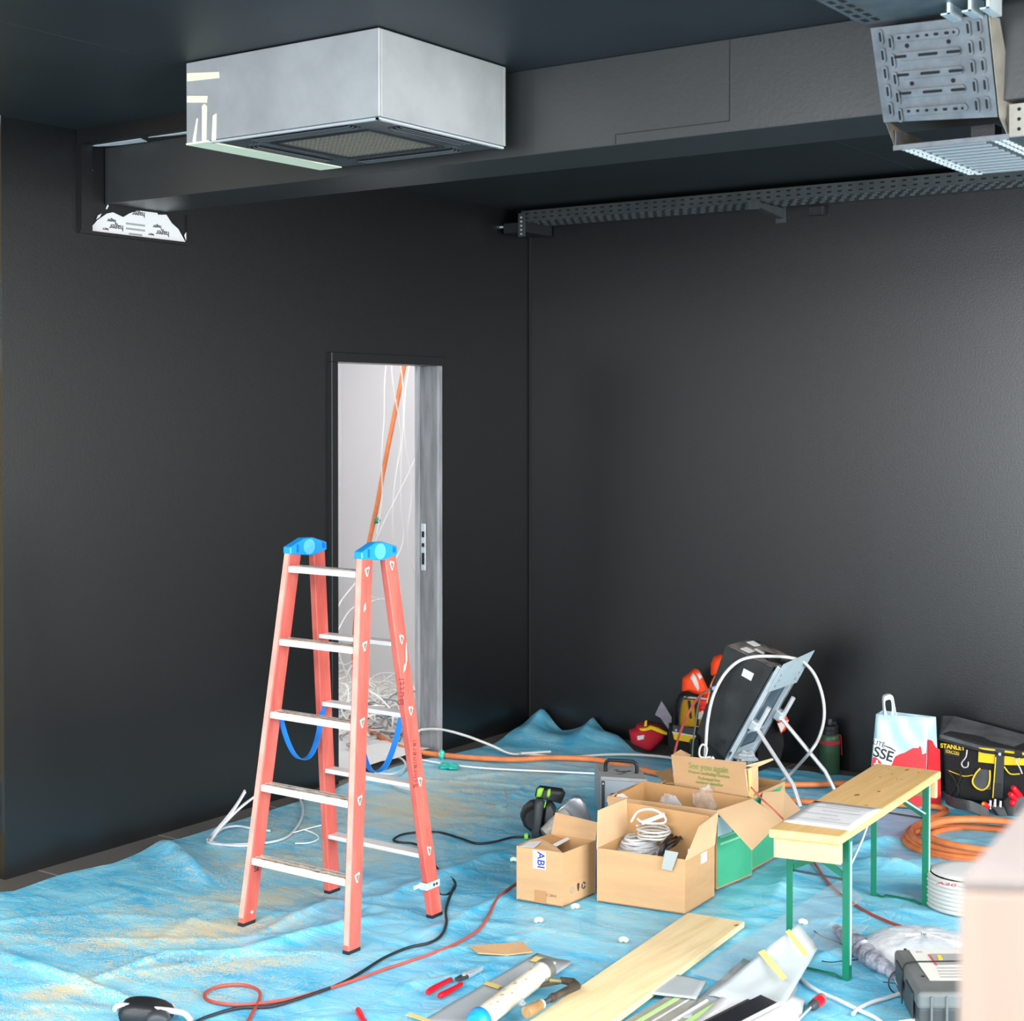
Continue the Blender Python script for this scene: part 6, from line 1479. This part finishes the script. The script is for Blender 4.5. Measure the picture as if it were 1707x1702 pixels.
# caulking gun
def gun():
    a, b = Z(800, 1700, .062), Z(905, 1620, .062)
    d = (b - a).normalized()
    t = thing('caulking_gun', 'stained white sausage caulking gun with blue end lying on foam and plank', 'caulking gun', (a.x, a.y, .02))
    MB().tube([a, b], .030, 28).build('barrel', mat('stained cream barrel', '#dcd8c9', .35, col2='#c9c2aa', vscale=9), t, smooth=50)
    q = MB()
    for k in range(16):
        rr = random.Random(k * 3 + 1); s = rr.uniform(.08, .92); an = rr.uniform(.6, 2.4)
        sd = d.cross(UP).normalized(); up = sd.cross(d)
        c = a.lerp(b, s); r_ = .0302; P = []
        w0, l0 = rr.uniform(.05, .16), rr.uniform(.003, .010)
        for (da, dl) in ((-w0, -l0), (w0 * .3, -l0 * .6), (w0, l0), (-w0 * .4, l0 * .8)): P.append(c + d * dl + (sd * -math.cos(an + da) + up * math.sin(an + da)) * r_)
        q.prism(P, (P[0] - c).normalized() * .0006)
    tag(q.build('stain', mat('grey brown smear', '#8c8066', .7), t), kind='stuff')
    MB().tube([b - d * .01, b + d * .002, b + d * .022, b + d * .026], [.033, .0345, .0345, .030], 28).build('front_ring', mat('grey metal ring', '#8c8c88', .35, metal=.6), t, smooth=40)
    MB().tube([b + d * .026, b + d * .05, b + d * .085], [.014, .009, .004], 14).build('nozzle', mat('pale violet nozzle', '#b9b6dd', .3), t, smooth=50)
    MB().tube([a - d * .035, a - d * .02, a + d * .004, a + d * .008], [.024, .033, .035, .031], 28).build('rear_cap', m_blue, t, smooth=50)
    MB().tube([a - d * .03, a - d * .28], .006, 10).build('push_rod', m_steel, t, smooth=50)
    MB().tube([a - d * .05 - UP * .005, a - d * .10 - UP * .03], [.016, .012], 12).build('grip', m_blue, t, smooth=50)
    c = b + d * .03 + d.cross(UP).normalized() * .024 - UP * .005
    MB().tube([c + d * .010 * math.cos(an) + UP * .010 * math.sin(an) for an in [2 * math.pi * i / 14 for i in range(14)]], .0018, 6, closed=True).build('wire_ring', m_blue_ink, t, smooth=50)
gun()
# screw clamp
def clamp():
    a, b = Z(877, 1688, .058), Z(925, 1661, .058)
    d = (b - a).normalized()
    t = thing('screw_clamp', 'rusty iron screw clamp with a worn wooden handle on the plank', 'clamp', (a.x, a.y, .034))
    MB().tube([a - d * .0, a + d * .004, a + d * .045, a + d * .05, a + d * .07], [.016, .0175, .0165, .014, .015], 20).build('wooden_handle', m_handlewood, t, smooth=50)
    h = a + d * .07
    MB().tube([h, h + d * .010], .0135, 18).build('ferrule', m_steel, t, smooth=50)
    P = [h + d * (.012 + k * .0022) for k in range(20)]
    MB().tube(P, [.0062 + .0016 * (k % 2) for k in range(20)], 12).build('threaded_spindle', m_darkgrey, t)
    e = P[-1]; rusty = mat('brown oxidised iron', '#4a4238', .6, metal=.3, var=.3, vscale=30)
    MB().tube([e - d * .003, e + d * .015, e + d * .027], [.010, .013, .010], 14).build('spindle_nut', rusty, t, smooth=50)
    c = Z(962, 1643, .06)
    MB().tube([e + d * .02, c, Z(955, 1637, .06), Z(935, 1634, .055)], [.010, .013, .012, .010], 12).build('sliding_arm', rusty, t, smooth=60)
    f0, f1 = Z(948, 1637, .05), Z(890, 1645, .045)
    MB().tube([f0, Z(915, 1634, .06)], [.008, .009], 8).build('upper_bar', mat('olive worn iron', '#6c6a48', .5, metal=.3, var=.2), t)
    q = MB(); s = (f0 - f1).normalized().cross(UP) * .006
    q.prism([f0 - s, f0 + s, f1 + s - UP * .005, f1 - s - UP * .005], (0, 0, .012)); q.build('flat_bar', rusty, t, bevel=.002)
    crumple('foil_ball', 'crumpled bit of clear foil on the plank by the clamp handle', 'foil', Z(868, 1672, .045), .012, m_film_white, 4)
clamp()
# screwdriver in the foreground
def driver():
    a, b = Z(1371, 1664, .03), Z(1338, 1690, .03); d = (b - a).normalized()
    t = thing('screwdriver', 'red and grey handled screwdriver on the sheet below the bench', 'screwdriver', (a.x, a.y, .012))
    MB().tube([a, a + d * .004, a + d * .018], [.013, .016, .0165], 16).build('end_cap', mat('scuffed grey red plastic', '#9a6f6a', .6), t, smooth=50)
    MB().tube([a + d * .018, a + d * .04, a + d * .055], [.0165, .017, .015], 16).build('handle', m_red_plastic, t, smooth=50)
    MB().tube([a + d * .055, a + d * .075, a + d * .085], [.015, .014, .008], 16).build('collar', m_darkgrey, t, smooth=50)
    MB().tube([a + d * .085, a + d * .20 - UP * .01], .0035, 10).build('shaft', m_steel, t, smooth=50)
driver()
# angled metal handle object at lower left
def lowleft():
    a = Z(245, 1700, 0)
    t = thing('handled_lamp', 'black round device with a bent chrome handle at the lower left edge', 'tool', (a.x, a.y, 0))
    puff([(192, 1715), (190, 1692), (196, 1680), (212, 1676), (250, 1678), (284, 1690), (292, 1715)], V3(Z(240, 1722), 0) + FW * .02, .10, ((0, .8), (.15, 1), (.85, 1), (1, .85)), base=0).build('body', m_black, t, smooth=80, sub=1)
    puff([(236, 1715), (240, 1694), (262, 1688), (280, 1696), (286, 1715)], V3(Z(240, 1722), 0) - FW * .01, .05).build('grey_inset', m_darkgrey, t, smooth=80, sub=1)
    P = smooth_path([D(192, 1683, a - FW * .04), D(200, 1676, a - FW * .045), D(240, 1681, a - FW * .05), D(285, 1685, a - FW * .05), D(308, 1690, a - FW * .04), D(320, 1704, a - FW * .03)], 5)
    MB().tube(P, .0085, 12).build('handle', m_chrome, t, smooth=50)
    P = smooth_path([D(232, 1679, a + FW * .03), D(260, 1673, a + FW * .04), D(285, 1674, a + FW * .04), D(291, 1684, a + FW * .03)], 5)
    MB().tube(P, .004, 8).build('wire_guard', m_steel, t, smooth=50)
    crumple('handle_tape', '', '', D(228, 1681, a - FW * .05), .013, m_tape, 6, (1.4, .8, .7), t)
lowleft()

# bagged cables, bundled bag, case, cable rolls under/right of the bench
b0 = Z(1500, 1590, 0)
bg_ = thing('bagged_cable_coil', 'large coil of white cable in a milky plastic bag behind the black case', 'cable', (b0.x, b0.y, .01))
c0 = Z(1540, 1590, .03)
for k in range(3): MB().tube(smooth_path(coil_pts(c0 + UP * .012 * k, .15 - .02 * k, 1.4, 40 + k, .012, jit=.03), 4), .009, 8).build('cable_turn', m_offwhite, bg_, smooth=60)
G = []
for i in range(12):
    row = []
    for j in range(33):
        ph = math.pi / 2 * i / 11; th_ = 2 * math.pi * j / 32
        k_ = 1 + .07 * noise.noise((math.cos(th_) * 3, math.sin(th_) * 3, i * .5))
        row.append(Vector((c0.x + .20 * k_ * math.cos(ph * .97) * math.cos(th_), c0.y + .19 * k_ * math.cos(ph * .97) * math.sin(th_), .010 + .082 * math.sin(ph) ** .7 * (1 + .12 * noise.noise((j * .6, i * .4, 9))))))
    G.append(row)
MB().sheet(G).build('plastic_bag', mat('milky crinkled bag', '#e6e8ee', .25, alpha=.62, spec=.8, bump=.6, bscale=25), bg_, smooth=70)
# long bundled film roll with cable ties
fr_ = thing('wrapped_bundle', 'long bundle wrapped in clear film and black cable ties beside the bench leg', 'bundle', Z(1440, 1580, .01))
P = [Z(1392, 1548, .03), Z(1410, 1560, .035), Z(1430, 1575, .04), Z(1445, 1590, .032), Z(1465, 1605, .045), Z(1490, 1625, .05), Z(1505, 1640, .05)]
MB().tube(smooth_path(P, 5), [.012 + .022 * math.sin(math.pi * min(1, i / 26)) + .004 * math.sin(i * 2.1) for i in range(31)], 12).build('film_wrap', mat('crinkled bluish film', '#b9bcc9', .2, alpha=.8, col2='#5b5f70', vscale=22, bump=.8, bscale=50), fr_, smooth=40)
for (u, v) in ((1430, 1578), (1500, 1637)):
    c = Z(u, v, .035); dd_ = (P[5] - P[2]).normalized(); s = dd_.cross(UP)
    MB().tube([c + (s * math.cos(a) + UP * math.sin(a)) * .036 for a in [2 * math.pi * i / 18 for i in range(18)]], .0022, 6, closed=True).build('cable_tie', m_black, fr_)
for k, Q in enumerate(([(1357, 1552), (1372, 1562), (1390, 1568), (1405, 1575)], [(1370, 1602), (1385, 1604), (1405, 1602), (1430, 1600)], [(1472, 1637), (1490, 1639), (1508, 1643)])):
    cable('cable_tie_tail', ['upper black cable tie tail left of the bench leg', 'lower black cable tie tail left of the bench leg', 'black cable tie tail in front of the black case'][k], [Z(u, v, .02) for u, v in Q], .0018, m_black, 'cable tie')
# case
def case():
    zt = .125
    A, B = Z(1490, 1582, zt), Z(1530, 1655, zt)
    t = thing('power_tool_case', 'dusty grey black ribbed tool case with a printed label at the lower right', 'case', (A.x + .1, A.y, 0))
    C2, D2 = Z(1680, 1655, zt), Z(1640, 1578, zt)
    z0 = .01
    P = [A, B, C2, D2]
    ins = [p.lerp((A + C2) / 2, .04) for p in P]
    MB().prism([V3(p, z0) for p in ins], (0, 0, zt - z0 - .045)).build('lower_shell', mat('dark ribbed case', '#3c3f40', .5, var=.15), t, bevel=.008)
    MB().prism([V3(p, zt - .05) for p in P], (0, 0, .05)).build('lid', m_case, t, bevel=.012, seg=3)
    ey = (B - A).normalized(); ex = (D2 - A).normalized()
    q = MB()
    for k in range(5):
        s = .14 + .17 * k; p = V3(B.lerp(C2, s * 1.0), 0) - ex * 0; nrm = Vector((ex.y, -ex.x, 0)); 
        if nrm.dot(CAM - B) < 0: nrm = -nrm
        q.prism([p + UP * .02, p + ex * .006 + UP * .02, p + ex * .006 + UP * (zt - .01), p + UP * (zt - .01)], nrm * .004)
    tag(q.build('shell_rib', m_case, t), kind='stuff')
    q = MB(); nl = Vector((-ey.y, ey.x, 0))
    if nl.dot(CAM - A) < 0: nl = -nl
    for (s0, s1, za, zb) in ((.15, .42, .05, .112), (.55, .85, .03, .105)):
        a_, b_ = V3(A.lerp(B, s0), 0), V3(A.lerp(B, s1), 0)
        q.prism([a_ + UP * za, b_ + UP * za, b_ + UP * zb, a_ + UP * zb], nl * .006)
    q.build('latch', m_darkgrey, t, bevel=.003)
    def tp(u, v, dz=.0012): return Z(u, v, zt + dz)
    plate([tp(1514, 1582), tp(1640, 1582), tp(1670, 1634), tp(1550, 1634)], .0012).build('top_label', mat('dusty white label', '#c9c8c2', .6), t)
    plate([tp(1550, 1590, .0024), tp(1640, 1590, .0024), tp(1650, 1608, .0024), tp(1562, 1609, .0024)], .001).build('label_picture', m_inkgrey, t)
    plate([tp(1547, 1591, .0034), tp(1549, 1591, .0034), tp(1563, 1609, .0034), tp(1560, 1609, .0034)], .001).build('red_mark', m_red_ink, t)
    plate([tp(1562, 1592, .0034), tp(1568, 1592, .0034), tp(1572, 1600, .0034), tp(1565, 1600, .0034)], .001).build('yellow_mark', m_yellow, t)
    q = MB()
    for k in range(4): p0 = tp(1562 + 2 * k, 1613 + 5 * k, .003); q.prism([p0, tp(1640 + 2 * k, 1613 + 5 * k, .003), tp(1641 + 2 * k, 1614.2 + 5 * k, .003), tp(1563 + 2 * k, 1614.2 + 5 * k, .003)], (0, 0, .0005))
    q.build('printed_line', m_inkgrey, t)
    text('E2', frame(tp(1533, 1587, .003), ex, -ey, UP), .018, m_inkgrey, t)
    q = MB()
    for (u, v) in ((1509, 1583), (1539, 1628)): c = tp(u, v, .0); q.cyl(c, c + UP * .002, .005, n=10)
    q.build('screw_hole', m_hole, t)
    MB().tube([tp(1512, 1605, .006), tp(1525, 1603, .006), tp(1600, 1602, .006), tp(1650, 1602, .006)], .002, 6).build('cable_tie', m_black, t)
    P = smooth_path([tp(1522, 1604, .004), tp(1508, 1608, .002)] + [V3(A.lerp(B, .45) + nl * .006, z_) for z_ in (.10, .06, .02)], 3)
    MB().tube(P, .002, 6).build('cable_tie', m_black, t)
case()
cable('grey_cable', 'light grey cable in the foreground crossing below the bench end', [Z(u, v, .012) for u, v in ((1325, 1622), (1345, 1640), (1370, 1655), (1400, 1668), (1430, 1683), (1460, 1697), (1480, 1712))], .0062, m_grey_cable)
cable('grey_cable', 'light grey cable curving from under the ribbed case in the foreground', [Z(u, v, .012) for u, v in ((1500, 1656), (1475, 1664), (1450, 1672), (1430, 1682), (1422, 1690))], .0062, m_grey_cable)
cable('white_cable', 'white cable in front of the ribbed case at the lower right edge', [Z(u, v, .02) for u, v in ((1500, 1705), (1540, 1699), (1570, 1690), (1600, 1675), (1660, 1640))], .007, m_white)
# white cable roll behind the foreground panel
ro = thing('white_cable_roll', 'white wrapped roll of cable with red writing at the right, behind the bench', 'cable roll', Z(1600, 1530))
cr_ = Z(1612, 1512, 0); rad = .135
for k in range(8):
    z_ = .014 + k * .0145
    MB().tube([Vector((cr_.x + rad * (1 - .02 * (k % 2)) * math.cos(a), cr_.y + rad * math.sin(a), z_)) for a in [2 * math.pi * i / 40 for i in range(40)]], .0085, 8, closed=True).build('cable_layer', m_offwhite, ro, smooth=60)
MB(rotm(loc=(cr_.x, cr_.y, .122))).lathe([(rad - .055, 0), (rad - .01, .004), (rad - .02, .010), (rad - .055, .010)], 36).build('cover_ring', m_paper, ro, smooth=50)
MB(rotm(loc=(cr_.x, cr_.y, .01))).lathe([(.078, 0), (.078, .11)], 28).build('core', m_offwhite, ro, smooth=50)
c = Z(1578, 1474, .136); text('A20', frame(c, (RT - FW * .5), (FW + RT * .5), UP), .04, m_red_ink, ro)

# ================================================================== BLURRED PANEL CLOSE TO THE CAMERA
zt = 1.42
A1 = Z(1598, 1462, zt); B1 = Z(1730, 1318, zt); 
r1 = Z(1860, 1470, zt) - A1
t = thing('plywood_crate', 'pale wooden crate with a grey top very close and blurred at the right edge', 'crate', (A1.x + .1, A1.y + .1, 0))
Pp = [A1, A1 + r1, B1 + r1, B1]
MB().prism([V3(p, .002) for p in Pp], (0, 0, zt - .012)).build('side_panel', m_ply, t, bevel=.003)
MB().prism([V3(p, zt - .010) for p in Pp], (0, 0, .010)).build('grey_top_cover', mat('dusty grey cover', '#736b68', .6, var=.1, vscale=12), t, bevel=.003)
